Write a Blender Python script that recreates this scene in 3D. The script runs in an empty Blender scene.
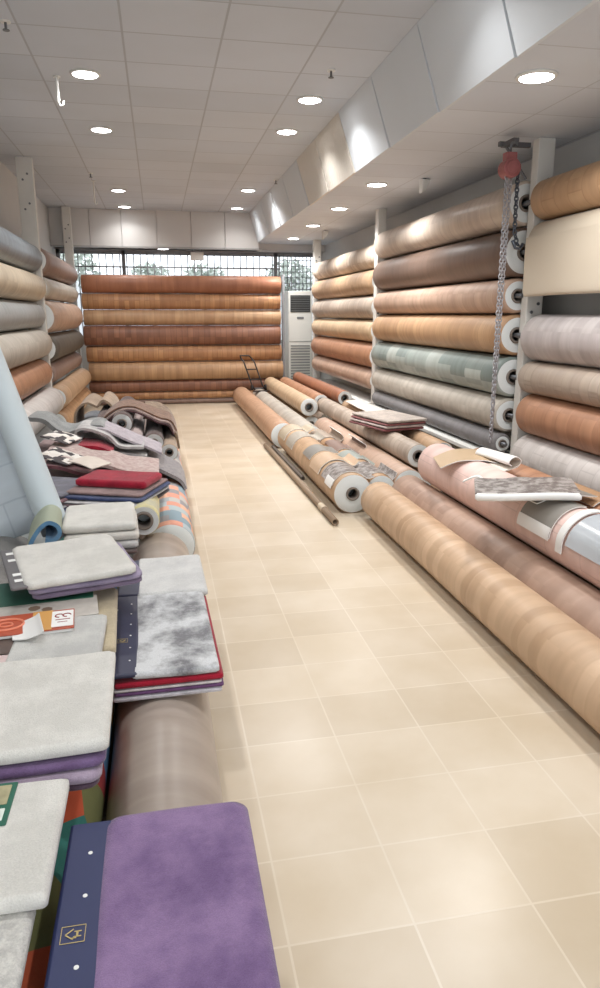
import bpy, bmesh, math, random
from mathutils import Vector, Matrix, noise
random.seed(7)
SC = bpy.context.scene
COL = SC.collection
PI = math.pi

# ------------------------------------------------------------------ colours / materials
def lin(c):
    return tuple(((x/255)/12.92 if x/255 <= .04045 else ((x/255+.055)/1.055)**2.4) for x in c) + (1.0,)
def nt(name):
    m = bpy.data.materials.new(name); m.use_nodes = True
    t = m.node_tree; b = t.nodes['Principled BSDF']
    return m, t, b
def N(t, typ, **k):
    n = t.nodes.new(typ)
    for a, v in k.items():
        if a in n.inputs: n.inputs[a].default_value = v
        else: setattr(n, a, v)
    return n
def mixrgb(t, fac, a, b, mode='MIX'):
    n = t.nodes.new('ShaderNodeMix'); n.data_type = 'RGBA'; n.blend_type = mode
    for sock, v in ((n.inputs[0], fac), (n.inputs[6], a), (n.inputs[7], b)):
        if hasattr(v, 'is_linked'): t.links.new(v, sock)
        else: sock.default_value = v
    return n.outputs[2]
def bump(t, b, h, strength=.2, dist=.01):
    n = N(t, 'ShaderNodeBump'); n.inputs['Strength'].default_value = strength; n.inputs['Distance'].default_value = dist
    t.links.new(h, n.inputs['Height']); t.links.new(n.outputs[0], b.inputs['Normal'])
_M = {}
def plain(name, c, rough=.5, metal=0, var=.12, scale=8, bmp=0, spec=.5, coat=0):
    if name in _M: return _M[name]
    m, t, b = nt(name)
    tc = N(t, 'ShaderNodeTexCoord'); no = N(t, 'ShaderNodeTexNoise'); no.inputs['Scale'].default_value = scale; no.inputs['Detail'].default_value = 4
    t.links.new(tc.outputs['Object'], no.inputs['Vector'])
    c1 = lin(c); c2 = tuple(x*(1-var) for x in c1[:3]) + (1,)
    t.links.new(mixrgb(t, no.outputs[0], c1, c2), b.inputs['Base Color'])
    b.inputs['Roughness'].default_value = rough; b.inputs['Metallic'].default_value = metal
    b.inputs['Specular IOR Level'].default_value = spec; b.inputs['Coat Weight'].default_value = coat
    if bmp: bump(t, b, no.outputs[0], bmp, .01)
    _M[name] = m; return m
def carpet(name, c1, c2, scale=9, lo=.4, hi=.6, fuzz=320, rough=.95):
    """short pile with two tones in patches"""
    if name in _M: return _M[name]
    m, t, b = nt(name)
    tc = N(t, 'ShaderNodeTexCoord')
    no = N(t, 'ShaderNodeTexNoise'); no.inputs['Scale'].default_value = scale; no.inputs['Detail'].default_value = 6; no.inputs['Roughness'].default_value = .65
    fi = N(t, 'ShaderNodeTexNoise'); fi.inputs['Scale'].default_value = fuzz; fi.inputs['Detail'].default_value = 2
    mr = N(t, 'ShaderNodeMapRange'); mr.inputs[1].default_value = lo; mr.inputs[2].default_value = hi
    for x in (no, fi): t.links.new(tc.outputs['Object'], x.inputs['Vector'])
    t.links.new(no.outputs[0], mr.inputs[0])
    base = mixrgb(t, mr.outputs[0], lin(c1), lin(c2))
    dk = mixrgb(t, fi.outputs[0], (.72, .72, .72, 1), (1.15, 1.15, 1.15, 1))
    t.links.new(mixrgb(t, 1.0, base, dk, 'MULTIPLY'), b.inputs['Base Color'])
    b.inputs['Roughness'].default_value = rough; b.inputs['Sheen Weight'].default_value = .25; b.inputs['Specular IOR Level'].default_value = .15
    bump(t, b, fi.outputs[0], .5, .004)
    _M[name] = m; return m
def vinyl(name, c1, c2, row=.12, blen=.9, mortar=None, grain=1.0, rough=.5, spec=.4, msize=.006, grainc=.82):
    """printed flooring sheet: planks run round the roll (UV in metres: u round, v along)"""
    if name in _M: return _M[name]
    m, t, b = nt(name)
    def soft(c):
        g = sum(c)/3; return tuple(min(255, (x*.84+g*.16)*1.03) for x in c)
    c1, c2 = soft(c1), soft(c2); mortar = soft(mortar) if mortar else None
    uv = N(t, 'ShaderNodeUVMap')
    br = N(t, 'ShaderNodeTexBrick'); br.offset = .37; br.offset_frequency = 2
    br.inputs['Scale'].default_value = 1; br.inputs['Brick Width'].default_value = blen; br.inputs['Row Height'].default_value = row
    br.inputs['Mortar Size'].default_value = msize; br.inputs['Mortar Smooth'].default_value = .6; br.inputs['Bias'].default_value = 0
    br.inputs['Color1'].default_value = lin(c1); br.inputs['Color2'].default_value = lin(c2)
    mo = mortar or tuple(int(x*.985) for x in c2)
    br.inputs['Mortar'].default_value = lin(mo)
    if blen >= 5:
        br.inputs['Mortar'].default_value = tuple((x+y)/2 for x, y in zip(lin(c1), lin(c2))); br.inputs['Mortar Size'].default_value = .012; br.inputs['Mortar Smooth'].default_value = 1
        ds = N(t, 'ShaderNodeTexNoise'); ds.inputs['Scale'].default_value = 3.5; t.links.new(uv.outputs[0], ds.inputs['Vector'])
        va = N(t, 'ShaderNodeVectorMath', operation='MULTIPLY_ADD'); va.inputs[1].default_value = (.1, .1, 0)
        t.links.new(ds.outputs['Color'], va.inputs[0]); t.links.new(uv.outputs[0], va.inputs[2]); t.links.new(va.outputs[0], br.inputs['Vector'])
    else: t.links.new(uv.outputs[0], br.inputs['Vector'])
    mp = N(t, 'ShaderNodeMapping'); mp.inputs['Scale'].default_value = (1.6*grain, 8*grain, 1)
    t.links.new(uv.outputs[0], mp.inputs[0])
    no = N(t, 'ShaderNodeTexNoise'); no.inputs['Scale'].default_value = 1.5; no.inputs['Detail'].default_value = 5
    t.links.new(mp.outputs[0], no.inputs['Vector'])
    mr = N(t, 'ShaderNodeMapRange'); mr.inputs[1].default_value = .3; mr.inputs[2].default_value = .7
    t.links.new(no.outputs[0], mr.inputs[0])
    g = mixrgb(t, mr.outputs[0], (grainc, grainc*.985, grainc*.97, 1), (1.06, 1.06, 1.06, 1))
    t.links.new(mixrgb(t, 1.0, br.outputs[0], g, 'MULTIPLY'), b.inputs['Base Color'])
    b.inputs['Roughness'].default_value = rough; b.inputs['Specular IOR Level'].default_value = spec
    bump(t, b, no.outputs[0], .08, .004)
    _M[name] = m; return m
def patchwork(name, cols, sx, sy, coord='UV', mix=.0):
    if name in _M: return _M[name]
    m, t, b = nt(name)
    tc = N(t, 'ShaderNodeTexCoord'); mp = N(t, 'ShaderNodeMapping'); mp.inputs['Scale'].default_value = (sx, sy, sx)
    t.links.new(tc.outputs[coord], mp.inputs[0])
    vo = N(t, 'ShaderNodeTexVoronoi'); vo.distance = 'CHEBYCHEV' if mix == 0 else 'EUCLIDEAN'; vo.inputs['Scale'].default_value = 1; vo.inputs['Randomness'].default_value = .35 + mix
    t.links.new(mp.outputs[0], vo.inputs['Vector'])
    sp = N(t, 'ShaderNodeSeparateColor'); t.links.new(vo.outputs['Color'], sp.inputs[0])
    cr = N(t, 'ShaderNodeValToRGB'); cr.color_ramp.interpolation = 'CONSTANT'
    el = cr.color_ramp.elements
    while len(el) < len(cols): el.new(.5)
    for i, c in enumerate(cols): el[i].position = i/len(cols); el[i].color = lin(c)
    t.links.new(sp.outputs[0], cr.inputs[0])
    fi = N(t, 'ShaderNodeTexNoise'); fi.inputs['Scale'].default_value = 250; t.links.new(tc.outputs['Object'], fi.inputs['Vector'])
    t.links.new(cr.outputs[0], b.inputs['Base Color']); b.inputs['Roughness'].default_value = .9; b.inputs['Specular IOR Level'].default_value = .2
    bump(t, b, fi.outputs[0], .3, .003)
    _M[name] = m; return m
def stripes(name, cols, period, axis=2, rough=.9, coord='Object'):
    """repeating stripes along one axis"""
    if name in _M: return _M[name]
    m, t, b = nt(name)
    tc = N(t, 'ShaderNodeTexCoord'); sp = N(t, 'ShaderNodeSeparateXYZ'); t.links.new(tc.outputs[coord], sp.inputs[0])
    d = N(t, 'ShaderNodeMath', operation='DIVIDE'); d.inputs[1].default_value = period; t.links.new(sp.outputs[axis], d.inputs[0])
    fr = N(t, 'ShaderNodeMath', operation='FRACT'); t.links.new(d.outputs[0], fr.inputs[0])
    cr = N(t, 'ShaderNodeValToRGB'); cr.color_ramp.interpolation = 'CONSTANT'; el = cr.color_ramp.elements
    while len(el) < len(cols): el.new(.5)
    for i, c in enumerate(cols): el[i].position = i/len(cols); el[i].color = lin(c)
    t.links.new(fr.outputs[0], cr.inputs[0]); t.links.new(cr.outputs[0], b.inputs['Base Color']); b.inputs['Roughness'].default_value = rough
    _M[name] = m; return m
def emit(name, c, s):
    if name in _M: return _M[name]
    m, t, b = nt(name)
    b.inputs['Base Color'].default_value = (0.8, .8, .8, 1); b.inputs['Emission Color'].default_value = lin(c); b.inputs['Emission Strength'].default_value = s
    _M[name] = m; return m

# ------------------------------------------------------------------ object helpers
def link(name, me, mats, parent=None, loc=(0, 0, 0), rot=(0, 0, 0)):
    o = bpy.data.objects.new(name, me); COL.objects.link(o)
    for m in (mats if isinstance(mats, (list, tuple)) else [mats]): me.materials.append(m)
    o.parent = parent; o.location = loc; o.rotation_euler = rot
    return o
def tomesh(name, verts, faces, smooth=False, fmat=None):
    me = bpy.data.meshes.new(name); me.from_pydata([tuple(v) for v in verts], [], faces); me.update()
    bm = bmesh.new(); bm.from_mesh(me)
    if fmat:
        for f, k in zip(bm.faces, fmat): f.material_index = k
    bmesh.ops.recalc_face_normals(bm, faces=bm.faces); bm.to_mesh(me); bm.free()
    if smooth:
        for p in me.polygons: p.use_smooth = True
    return me
def empty(name, label, cat, loc=(0, 0, 0), rot=(0, 0, 0), group=None):
    o = bpy.data.objects.new(name, None); COL.objects.link(o); o.location = loc; o.rotation_euler = rot
    o.empty_display_size = .1
    return tag(o, label, cat, group)
def tag(o, label, cat, group=None):
    o['label'] = label; o['category'] = cat
    if group: o['group'] = group
    return o
def struct(o): o['kind'] = 'structure'; return o
class MB:
    def __init__(s): s.v = []; s.f = []; s.m = []
    def add(s, v, f, k=0):
        n = len(s.v); s.v += [tuple(x) for x in v]; s.f += [tuple(i+n for i in q) for q in f]; s.m += [k]*len(f); return s
    def box(s, x0, x1, y0, y1, z0, z1, k=0):
        v = [(x, y, z) for x in (x0, x1) for y in (y0, y1) for z in (z0, z1)]
        return s.add(v, [(0, 1, 3, 2), (4, 6, 7, 5), (0, 4, 5, 1), (2, 3, 7, 6), (0, 2, 6, 4), (1, 5, 7, 3)], k)
    def tube(s, pts, r, n=10, k=0, caps=True):
        pts = [Vector(p) for p in pts]; base = len(s.v); V = []
        for i, p in enumerate(pts):
            d = (pts[min(i+1, len(pts)-1)] - pts[max(i-1, 0)]).normalized()
            a = d.cross(Vector((0, 0, 1)));
            if a.length < .05: a = d.cross(Vector((0, 1, 0)))
            a.normalize(); b = d.cross(a)
            rr = r[i] if isinstance(r, (list, tuple)) else r
            V += [p + (a*math.cos(2*PI*j/n) + b*math.sin(2*PI*j/n))*rr for j in range(n)]
        F = [(i*n+j, i*n+(j+1) % n, (i+1)*n+(j+1) % n, (i+1)*n+j) for i in range(len(pts)-1) for j in range(n)]
        if caps: F += [tuple(range(n)), tuple(range((len(pts)-1)*n, len(pts)*n))]
        return s.add(V, F, k)
    def disc(s, c, r, h, n=16, k=0):
        return s.tube([Vector(c), Vector(c)+Vector((0, 0, h))], r, n, k)
    def build(s, name, mats, parent=None, loc=(0, 0, 0), rot=(0, 0, 0), smooth=False, bevel=0):
        me = tomesh(name, s.v, s.f, smooth, s.m)
        o = link(name, me, mats, parent, loc, rot)
        if bevel:
            b = o.modifiers.new('bevel', 'BEVEL'); b.width = bevel; b.segments = 2; b.limit_method = 'ANGLE'
        return o

WHITE_END = None
def ring_end(name, c):
    if name in _M: return _M[name]
    m, t, b = nt(name)
    tc = N(t, 'ShaderNodeTexCoord'); sp = N(t, 'ShaderNodeSeparateXYZ'); t.links.new(tc.outputs['Object'], sp.inputs[0])
    cb = N(t, 'ShaderNodeCombineXYZ'); t.links.new(sp.outputs[0], cb.inputs[0]); t.links.new(sp.outputs[2], cb.inputs[1])
    ln = N(t, 'ShaderNodeVectorMath', operation='LENGTH'); t.links.new(cb.outputs[0], ln.inputs[0])
    mu = N(t, 'ShaderNodeMath', operation='MULTIPLY'); mu.inputs[1].default_value = 900; t.links.new(ln.outputs['Value'], mu.inputs[0])
    si = N(t, 'ShaderNodeMath', operation='SINE'); t.links.new(mu.outputs[0], si.inputs[0])
    mr = N(t, 'ShaderNodeMapRange'); mr.inputs[1].default_value = -1; t.links.new(si.outputs[0], mr.inputs[0])
    c1 = lin(c); c2 = tuple(x*.84 for x in c1[:3])+(1,)
    t.links.new(mixrgb(t, mr.outputs[0], c1, c2), b.inputs['Base Color']); b.inputs['Roughness'].default_value = .45
    _M[name] = m; return m
END_W = ring_end('white_sheet_edges', (226, 230, 230))
END_T = ring_end('cream_sheet_edges', (206, 196, 184))
CORE = plain('grey_cardboard_core', (126, 116, 108), .8)
CORE_IN = plain('brown_cardboard_core', (120, 96, 78), .8)
STEEL = plain('grey_steel', (120, 122, 126), .4, .8)

def wound(L, r, rc, seam=0, sag=0, wob=.004, n=48, ny=14, lip=.006):
    """sheet wound round a core, axis along +Y from 0 to L, centre on the local axis"""
    V = []; F = []; FM = []; UV = {}
    rings = []
    sd = random.random()*50
    def rad(a, y):
        t_ = (a-seam) % (2*PI) / (2*PI)
        return r*(1 - .035*(1-t_)*1.0*min(1, .006/r*6)) * (1 + wob*noise.noise(Vector((math.cos(a)*1.3, y*1.7+sd, math.sin(a)*1.3)))*2)
    el = [(0, 1.0), (lip*.3, .45), (lip, 0)] if lip > .01 else [(0, .8), (lip, 0)]
    ys = [a for a, _ in el] + [lip + (L-2*lip)*i/ny for i in range(1, ny)] + [L-a for a, _ in reversed(el)]
    shr = {0: lip*el[0][1], len(ys)-1: lip*el[0][1]}
    if lip > .01: shr[1] = shr[len(ys)-2] = lip*el[1][1]
    for k, y in enumerate(ys):
        sh = shr.get(k, 0)
        z0 = -sag*math.sin(PI*y/L)
        idx = []
        for j in range(n):
            a = seam + 2*PI*j/n
            q = rad(a, y)-sh
            idx.append(len(V)); V.append((q*math.cos(a), y, q*math.sin(a)+z0))
        rings.append(idx)
    for k in range(len(ys)-1):
        for j in range(n):
            F.append((rings[k][j], rings[k][(j+1) % n], rings[k+1][(j+1) % n], rings[k+1][j])); FM.append(0)
            u0 = 2*PI*r*j/n; u1 = 2*PI*r*(j+1)/n
            UV[len(F)-1] = {rings[k][j]: (u0, ys[k]), rings[k][(j+1) % n]: (u1, ys[k]), rings[k+1][(j+1) % n]: (u1, ys[k+1]), rings[k+1][j]: (u0, ys[k+1])}
    for k, y, s in ((0, 0, 1), (len(ys)-1, L, -1)):
        inner = []
        for j in range(n):
            a = seam + 2*PI*j/n; inner.append(len(V)); V.append((rc*math.cos(a), y+s*.004, rc*math.sin(a)))
        inn2 = []
        for j in range(n):
            a = seam + 2*PI*j/n; inn2.append(len(V)); V.append((rc*math.cos(a), y+s*.2*min(1, L), rc*math.sin(a)))
        for j in range(n):
            F.append((rings[k][j], rings[k][(j+1) % n], inner[(j+1) % n], inner[j])); FM.append(1)
            F.append((inner[j], inner[(j+1) % n], inn2[(j+1) % n], inn2[j])); FM.append(1)
        F.append(tuple(inn2)); FM.append(1)
    me = bpy.data.meshes.new('wound_sheet'); me.from_pydata(V, [], F)
    off = (random.random()*3, random.random()*3)
    uvl = me.uv_layers.new(name='UVMap')
    for p in me.polygons:
        p.material_index = FM[p.index]; p.use_smooth = FM[p.index] == 0
        d = UV.get(p.index)
        if d:
            for li in p.loop_indices:
                u, v = d[me.loops[li].vertex_index]; uvl.data[li].uv = (u+off[0], v+off[1])
    bm = bmesh.new(); bm.from_mesh(me); bmesh.ops.recalc_face_normals(bm, faces=bm.faces); bm.to_mesh(me); bm.free()
    me.set_sharp_from_angle(angle=1.0)
    return me
def annulus_tube(L, r0, r1, n=24):
    mb = MB(); V = []
    for y, r in ((0, r1), (L, r1), (L, r0), (0, r0)):
        V += [(r*math.cos(2*PI*j/n), y, r*math.sin(2*PI*j/n)) for j in range(n)]
    F = [(k*n+j, k*n+(j+1) % n, ((k+1) % 4)*n+(j+1) % n, ((k+1) % 4)*n+j) for k in range(4) for j in range(n)]
    mb.add(V, F); return mb
def roll(name, label, cat, p, L, r, mat, rc=None, rot=0, group=None, end=None, core=None, seam=1.0, sag=0, rod=None, core_both=False, tilt=0, wob=.004, lip=.006):
    """p = centre of the near end of the axis; rot about Z (0: along +Y)"""
    rc = rc or r*.34; end = end or END_W; core = core or CORE
    root = empty(name, label, cat, (p[0], p[1], p[2]-r), (tilt, 0, rot), group)
    link('wound_sheet', wound(L, r, rc, seam, sag, wob, lip=lip), [mat, end], root, (0, 0, r))
    o = annulus_tube(.02+.1, rc*.72, rc*.99).build('core_tube', core, root, (0, -.008, r))
    for q in o.data.polygons: q.use_smooth = True
    if rod:
        a, b = rod
        o = MB().tube([(0, -a, 0), (0, L+b, 0)], min(.018, rc*.5), 12).build('support_rod', STEEL, root, (0, 0, r), smooth=True)
    return root

def slab_mesh(w, d, t, rc=.03, nx=18, ny=18, drape=None, wave=.0, seed=0, er=.4):
    """soft flat mat with rounded corners, centre at origin, z from 0 to t; drape(x,y) lowers it"""
    rc = min(rc, w/2-.001, d/2-.001); V = []; F = []
    def grid(n, h):  # positions with a fixed step inside each corner zone
        c = [ -h + rc*i/4 for i in range(4)] + [(-h+rc) + (2*h-2*rc)*i/n for i in range(n+1)] + [h-rc+rc*(i+1)/4 for i in range(4)]
        return c
    xs = grid(nx, w/2); ys = grid(ny, d/2)
    def mp(x, y, ins):
        ax, ay = abs(x)-(w/2-rc), abs(y)-(d/2-rc)
        if ax > 0 and ay > 0:
            a, b = ax/rc, ay/rc
            ax2, ay2 = a*math.sqrt(1-b*b/2)*rc, b*math.sqrt(1-a*a/2)*rc
            x = math.copysign(w/2-rc+ax2, x); y = math.copysign(d/2-rc+ay2, y)
        return x*(1-ins/(w/2)), y*(1-ins/(d/2))
    A, B = len(xs), len(ys)
    def zz(x, y):
        h = wave*noise.noise(Vector((x*5+seed, y*5, seed*1.7)))
        return h + (drape(x, y) if drape else 0)
    e = t*er
    top = []; bot = []
    for lay, z in ((top, t), (bot, 0)):
        for i, x in enumerate(xs):
            for j, y in enumerate(ys):
                border = i in (0, A-1) or j in (0, B-1)
                X, Y = mp(x, y, e*.5 if border else 0)
                if not border: X, Y = mp(x, y, e*.6)
                lay.append(len(V)); V.append((X, Y, z + zz(X, Y) + (0 if not border else (-e*.25 if z else e*.25))))
    for i in range(A-1):
        for j in range(B-1):
            q = (i*B+j, (i+1)*B+j, (i+1)*B+j+1, i*B+j+1)
            F.append(tuple(top[k] for k in q)); F.append(tuple(bot[k] for k in q))
    per = [i*B for i in range(A)] + [(A-1)*B+j for j in range(1, B)] + [i*B+B-1 for i in range(A-2, -1, -1)] + [j for j in range(B-2, 0, -1)]
    mids = []
    for tt in (.75, .25):
        m = []
        for k in per:
            x, y = xs[k//B], ys[k % B]; X, Y = mp(x, y, 0); m.append(len(V)); V.append((X, Y, t*tt + zz(X, Y)))
        mids.append(m)
    L = len(per); loops = [[top[k] for k in per], mids[0], mids[1], [bot[k] for k in per]]
    for a, b in zip(loops, loops[1:]):
        for k in range(L): F.append((a[k], a[(k+1) % L], b[(k+1) % L], b[k]))
    me = tomesh('slab', V, F, True)
    return me
def mat_thing(name, label, cat, c, w, d, t, mat, rot=0, rc=.03, group=None, drape=None, wave=.006, tilt=(0, 0), band=None, **k):
    """single sample mat; c = (x, y, z of underside)"""
    me = slab_mesh(w, d, t, rc, drape=drape, wave=wave, seed=random.random()*20, **k)
    me.name = name
    o = link(name, me, mat, None, c, (tilt[0], tilt[1], rot))
    return tag(o, label, cat, group)

def smooth_path(P, n=8):
    P = [Vector(p) for p in P]; Q = [P[0]*2-P[1]] + P + [P[-1]*2-P[-2]]; out = []
    for i in range(1, len(Q)-2):
        a, b, c, d = Q[i-1:i+3]
        for k in range(n):
            t = k/n
            out.append(.5*((2*b) + (c-a)*t + (2*a-5*b+4*c-d)*t*t + (-a+3*b-3*c+d)*t**3))
    out.append(P[-1]); return out
def folded_mesh(path, L, th, n=8, ny=8, wob=.008, skew=0):
    """a sheet following a path in XZ, running along +Y for L with thickness th"""
    P = smooth_path([(x, z) for x, z in path], n); V = []; F = []; m = len(P)
    nor = []
    for i in range(m):
        d = (P[min(i+1, m-1)]-P[max(i-1, 0)]); d.normalize(); nor.append(Vector((-d.y, d.x)))
    sd = random.random()*30
    for k in range(ny+1):
        y = L*k/ny
        for s in (0, 1):
            for i in range(m):
                q = P[i]+nor[i]*(th*s); w = wob*noise.noise(Vector((q.x*6, y*3+sd, q.y*6)))
                V.append((q.x + skew*y, y + .3*w, q.y+w))
    def id(k, s, i): return k*2*m+s*m+i
    for k in range(ny):
        for i in range(m-1):
            F.append((id(k, 0, i), id(k, 0, i+1), id(k+1, 0, i+1), id(k+1, 0, i)))
            F.append((id(k, 1, i), id(k, 1, i+1), id(k+1, 1, i+1), id(k+1, 1, i)))
        for i in (0, m-1): F.append((id(k, 0, i), id(k+1, 0, i), id(k+1, 1, i), id(k, 1, i)))
    for k in (0, ny):
        for i in range(m-1): F.append((id(k, 0, i), id(k, 0, i+1), id(k, 1, i+1), id(k, 1, i)))
    fm = []
    for k in range(ny):
        for i in range(m-1): fm += [1, 0]
        fm += [1, 1]
    fm += [1]*(2*(m-1))
    me = tomesh('folded', V, F, True, fm); me.set_sharp_from_angle(angle=.9)
    return me
def folded_thing(name, label, cat, loc, path, L, th, mats, rot=0, group=None, **k):
    me = folded_mesh(path, L, th, **k); me.name = name
    if not isinstance(mats, (list, tuple)): mats = [mats, mats]
    o = link(name, me, mats, None, loc, (0, 0, rot)); return tag(o, label, cat, group)

# ================================================================== SETTING
XL, XR, YF, YB = -1.62, 2.96, -2.2, 13.0
ZC, ZS = 3.10, 2.64
def tile_mat(name, c1, c2, mo, w, h, ox, oy, ms, rough, nsc=1.2, ncol=None, bmp=.1):
    m, t, b = nt(name)
    tc = N(t, 'ShaderNodeTexCoord'); mp = N(t, 'ShaderNodeMapping'); mp.inputs['Location'].default_value = (-ox, -oy, 0)
    t.links.new(tc.outputs['Object'], mp.inputs[0])
    br = N(t, 'ShaderNodeTexBrick'); br.offset = 0; br.inputs['Scale'].default_value = 1
    br.inputs['Brick Width'].default_value = w; br.inputs['Row Height'].default_value = h; br.inputs['Mortar Size'].default_value = ms; br.inputs['Mortar Smooth'].default_value = .3
    br.inputs['Color1'].default_value = lin(c1); br.inputs['Color2'].default_value = lin(c2); br.inputs['Mortar'].default_value = lin(mo)
    t.links.new(mp.outputs[0], br.inputs['Vector'])
    no = N(t, 'ShaderNodeTexNoise'); no.inputs['Scale'].default_value = nsc; no.inputs['Detail'].default_value = 5
    t.links.new(tc.outputs['Object'], no.inputs['Vector'])
    mr = N(t, 'ShaderNodeMapRange'); mr.inputs[1].default_value = .35; mr.inputs[2].default_value = .65; t.links.new(no.outputs[0], mr.inputs[0])
    col = mixrgb(t, 1.0, br.outputs[0], mixrgb(t, mr.outputs[0], ncol or (.9, .87, .83, 1), (1.04, 1.04, 1.05, 1)), 'MULTIPLY')
    t.links.new(col, b.inputs['Base Color']); b.inputs['Roughness'].default_value = rough
    inv = N(t, 'ShaderNodeMath', operation='SUBTRACT'); inv.inputs[0].default_value = 1; t.links.new(br.outputs['Fac'], inv.inputs[1])
    bump(t, b, inv.outputs[0], bmp, .004)
    return m
M_floor = tile_mat('cream_ceramic_tiles', (213, 200, 180), (202, 188, 167), (218, 207, 190), .3135, .2685, .2355-.0, 1.592, .0035, .30, 2.6, (.92, .885, .83, 1))
M_ceil = tile_mat('square_ceiling_panels', (200, 206, 214), (191, 198, 207), (172, 176, 182), .598, .525, -.125, 4.88, .008, .7, .8, (.95, .94, .93, 1), .3)
M_soff = tile_mat('soffit_panels', (210, 216, 224), (202, 208, 217), (184, 188, 194), .6, .525, 1.73, 4.88, .006, .6, .8, (.95, .94, .93, 1), .3)
M_wall = plain('painted_plaster_wall', (206, 207, 206), .8, 0, .08, 3, .05)
M_white = plain('white_painted_metal', (226, 226, 222), .5, 0, .05)
M_panel = plain('pale_cladding_panels', (204, 202, 200), .55, 0, .05, 2)
def box_struct(name, x0, x1, y0, y1, z0, z1, m):
    return struct(MB().box(x0, x1, y0, y1, z0, z1).build(name, m))
box_struct('floor', XL-.2, XR+.2, YF-.2, YB+.3, -.12, 0, M_floor)
box_struct('wall_left', XL-.2, XL, YF, YB+.3, 0, ZC+.1, M_wall)
box_struct('wall_right', XR, XR+.2, YF, YB+.3, 0, ZC+.1, M_wall)
box_struct('ceiling', XL, XR, YF, YB-.3, ZC, ZC+.12, M_ceil)
# lowered duct box on the right: soffit plus its slightly sloping side panels
mb = MB()
mb.add([(1.55, YF, ZC), (1.73, YF, ZS), (XR, YF, ZS), (XR, YF, ZC), (1.60, YB-.3, ZC), (1.74, YB-.3, ZS), (XR, YB-.3, ZS), (XR, YB-.3, ZC)],
       [(1, 2, 6, 5), (0, 1, 2, 3), (4, 5, 6, 7), (2, 3, 7, 6), (0, 3, 7, 4)])
struct(mb.build('trim_1', M_soff))
M_duct = plain('satin_duct_panels', (214, 220, 226), .7, .0, .05, 3, .02)
m, t, b = nt('embossed_foil_panel')
tc = N(t, 'ShaderNodeTexCoord'); vo = N(t, 'ShaderNodeTexVoronoi'); vo.inputs['Scale'].default_value = 34; t.links.new(tc.outputs['Object'], vo.inputs['Vector'])
b.inputs['Base Color'].default_value = lin((214, 208, 198)); b.inputs['Roughness'].default_value = .42; b.inputs['Metallic'].default_value = .1
bump(t, b, vo.outputs['Distance'], .35, .01); M_foil = m
ye = [YF, -1.2, -.25, .65, 1.6, 2.53, 3.46, 4.41, 5.35, 6.3, 7.25, 8.2, 9.15, 10.1, 11.1, YB-.3]
panels = MB()
for i in range(len(ye)-1):
    a, c = ye[i]+.006, ye[i+1]-.006
    def tx(y): return 1.545+.05*(y-YF)/15
    panels.add([(tx(a), a, ZC-.002), (1.722, a, ZS-.004), (1.732, c, ZS-.004), (tx(c), c, ZC-.002),
                (tx(a)+.02, a, ZC-.002), (1.742, a, ZS-.004), (1.752, c, ZS-.004), (tx(c)+.02, c, ZC-.002)],
               [(0, 1, 2, 3), (4, 5, 6, 7), (0, 1, 5, 4), (1, 2, 6, 5), (2, 3, 7, 6), (3, 0, 4, 7)], 1 if 6.2 < a < 8.0 else 0)
struct(panels.build('trim_2', [M_duct, M_foil]))
# rear bulkhead: pale vertical panels with dark joints, and the strip of soffit behind it
mb = MB(); xx = XL
widths = [.62, .5, .56, .56, .56, .56]
k = 0
while xx < 1.72:
    w = min(widths[k % 6], 1.74-xx); mb.box(xx+.004, xx+w-.004, 12.42, 12.46, 2.53, ZC, 0); xx += w; k += 1
mb.box(XL, 1.76, 12.455, YB-.3+.2, 2.53, 2.7, 0); mb.box(XL, 1.76, 12.4, 12.46, 2.515, 2.54, 1)
struct(mb.build('trim_3', [M_panel, plain('grey_edge_strip', (168, 166, 164), .5)]))
box_struct('trim_4', XL, XR, YB-.32, YB+.3, 2.53, ZC+.1, M_panel)
# rear wall below and beside the window
box_struct('wall_back', XL, XR, YB, YB+.2, 0, .95, M_wall)
# window_1: long window with vertical bars
M_dark = plain('dark_window_frame', (150, 152, 156), .5, .3)
M_bar = plain('grey_painted_bars', (150, 152, 156), .5, .2)
g, t, b = nt('window_glass'); b.inputs['Base Color'].default_value = (.95, .97, 1, 1); b.inputs['Roughness'].default_value = .03; b.inputs['Transmission Weight'].default_value = 1; b.inputs['IOR'].default_value = 1.0001; M_glass = g
wn = struct(empty('window_1', 'long barred rear window', 'window', (.6, YB+.05, .95)))
for kk in ('label', 'category'): del wn[kk]
mb = MB()
for x in (XL+.0, -.55, 2.1, XR-.06): mb.box(x, x+.06, YB, YB+.06, .95, 2.53)
mb.box(XL, XR, YB, YB+.06, .95, 1.0); mb.box(XL, XR, YB, YB+.06, 2.46, 2.53)
mb.build('window_frame', M_dark, wn, (-.6, -YB-.05, -.95))
MB().box(XL, XR, YB+.03, YB+.036, 1.0, 2.46).build('window_pane', M_glass, wn, (-.6, -YB-.05, -.95))
mb = MB(); x = XL+.12
while x < 2.2: mb.tube([(x, YB-.03, 1.0), (x, YB-.03, 2.5)], .009, 6); x += .115
for z in (1.35, 1.8, 2.25): mb.box(XL, 2.2, YB-.036, YB-.024, z-.012, z+.012)
for z in [1.0+.1*i for i in range(16)]: mb.box(2.2, XR, YB-.034, YB-.026, z-.006, z+.006)
x = 2.2
while x < XR: mb.tube([(x, YB-.03, 1.0), (x, YB-.03, 2.5)], .008, 6); x += .07
mb.build('window_grille', M_bar, wn, (-.6, -YB-.05, -.95))
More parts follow.
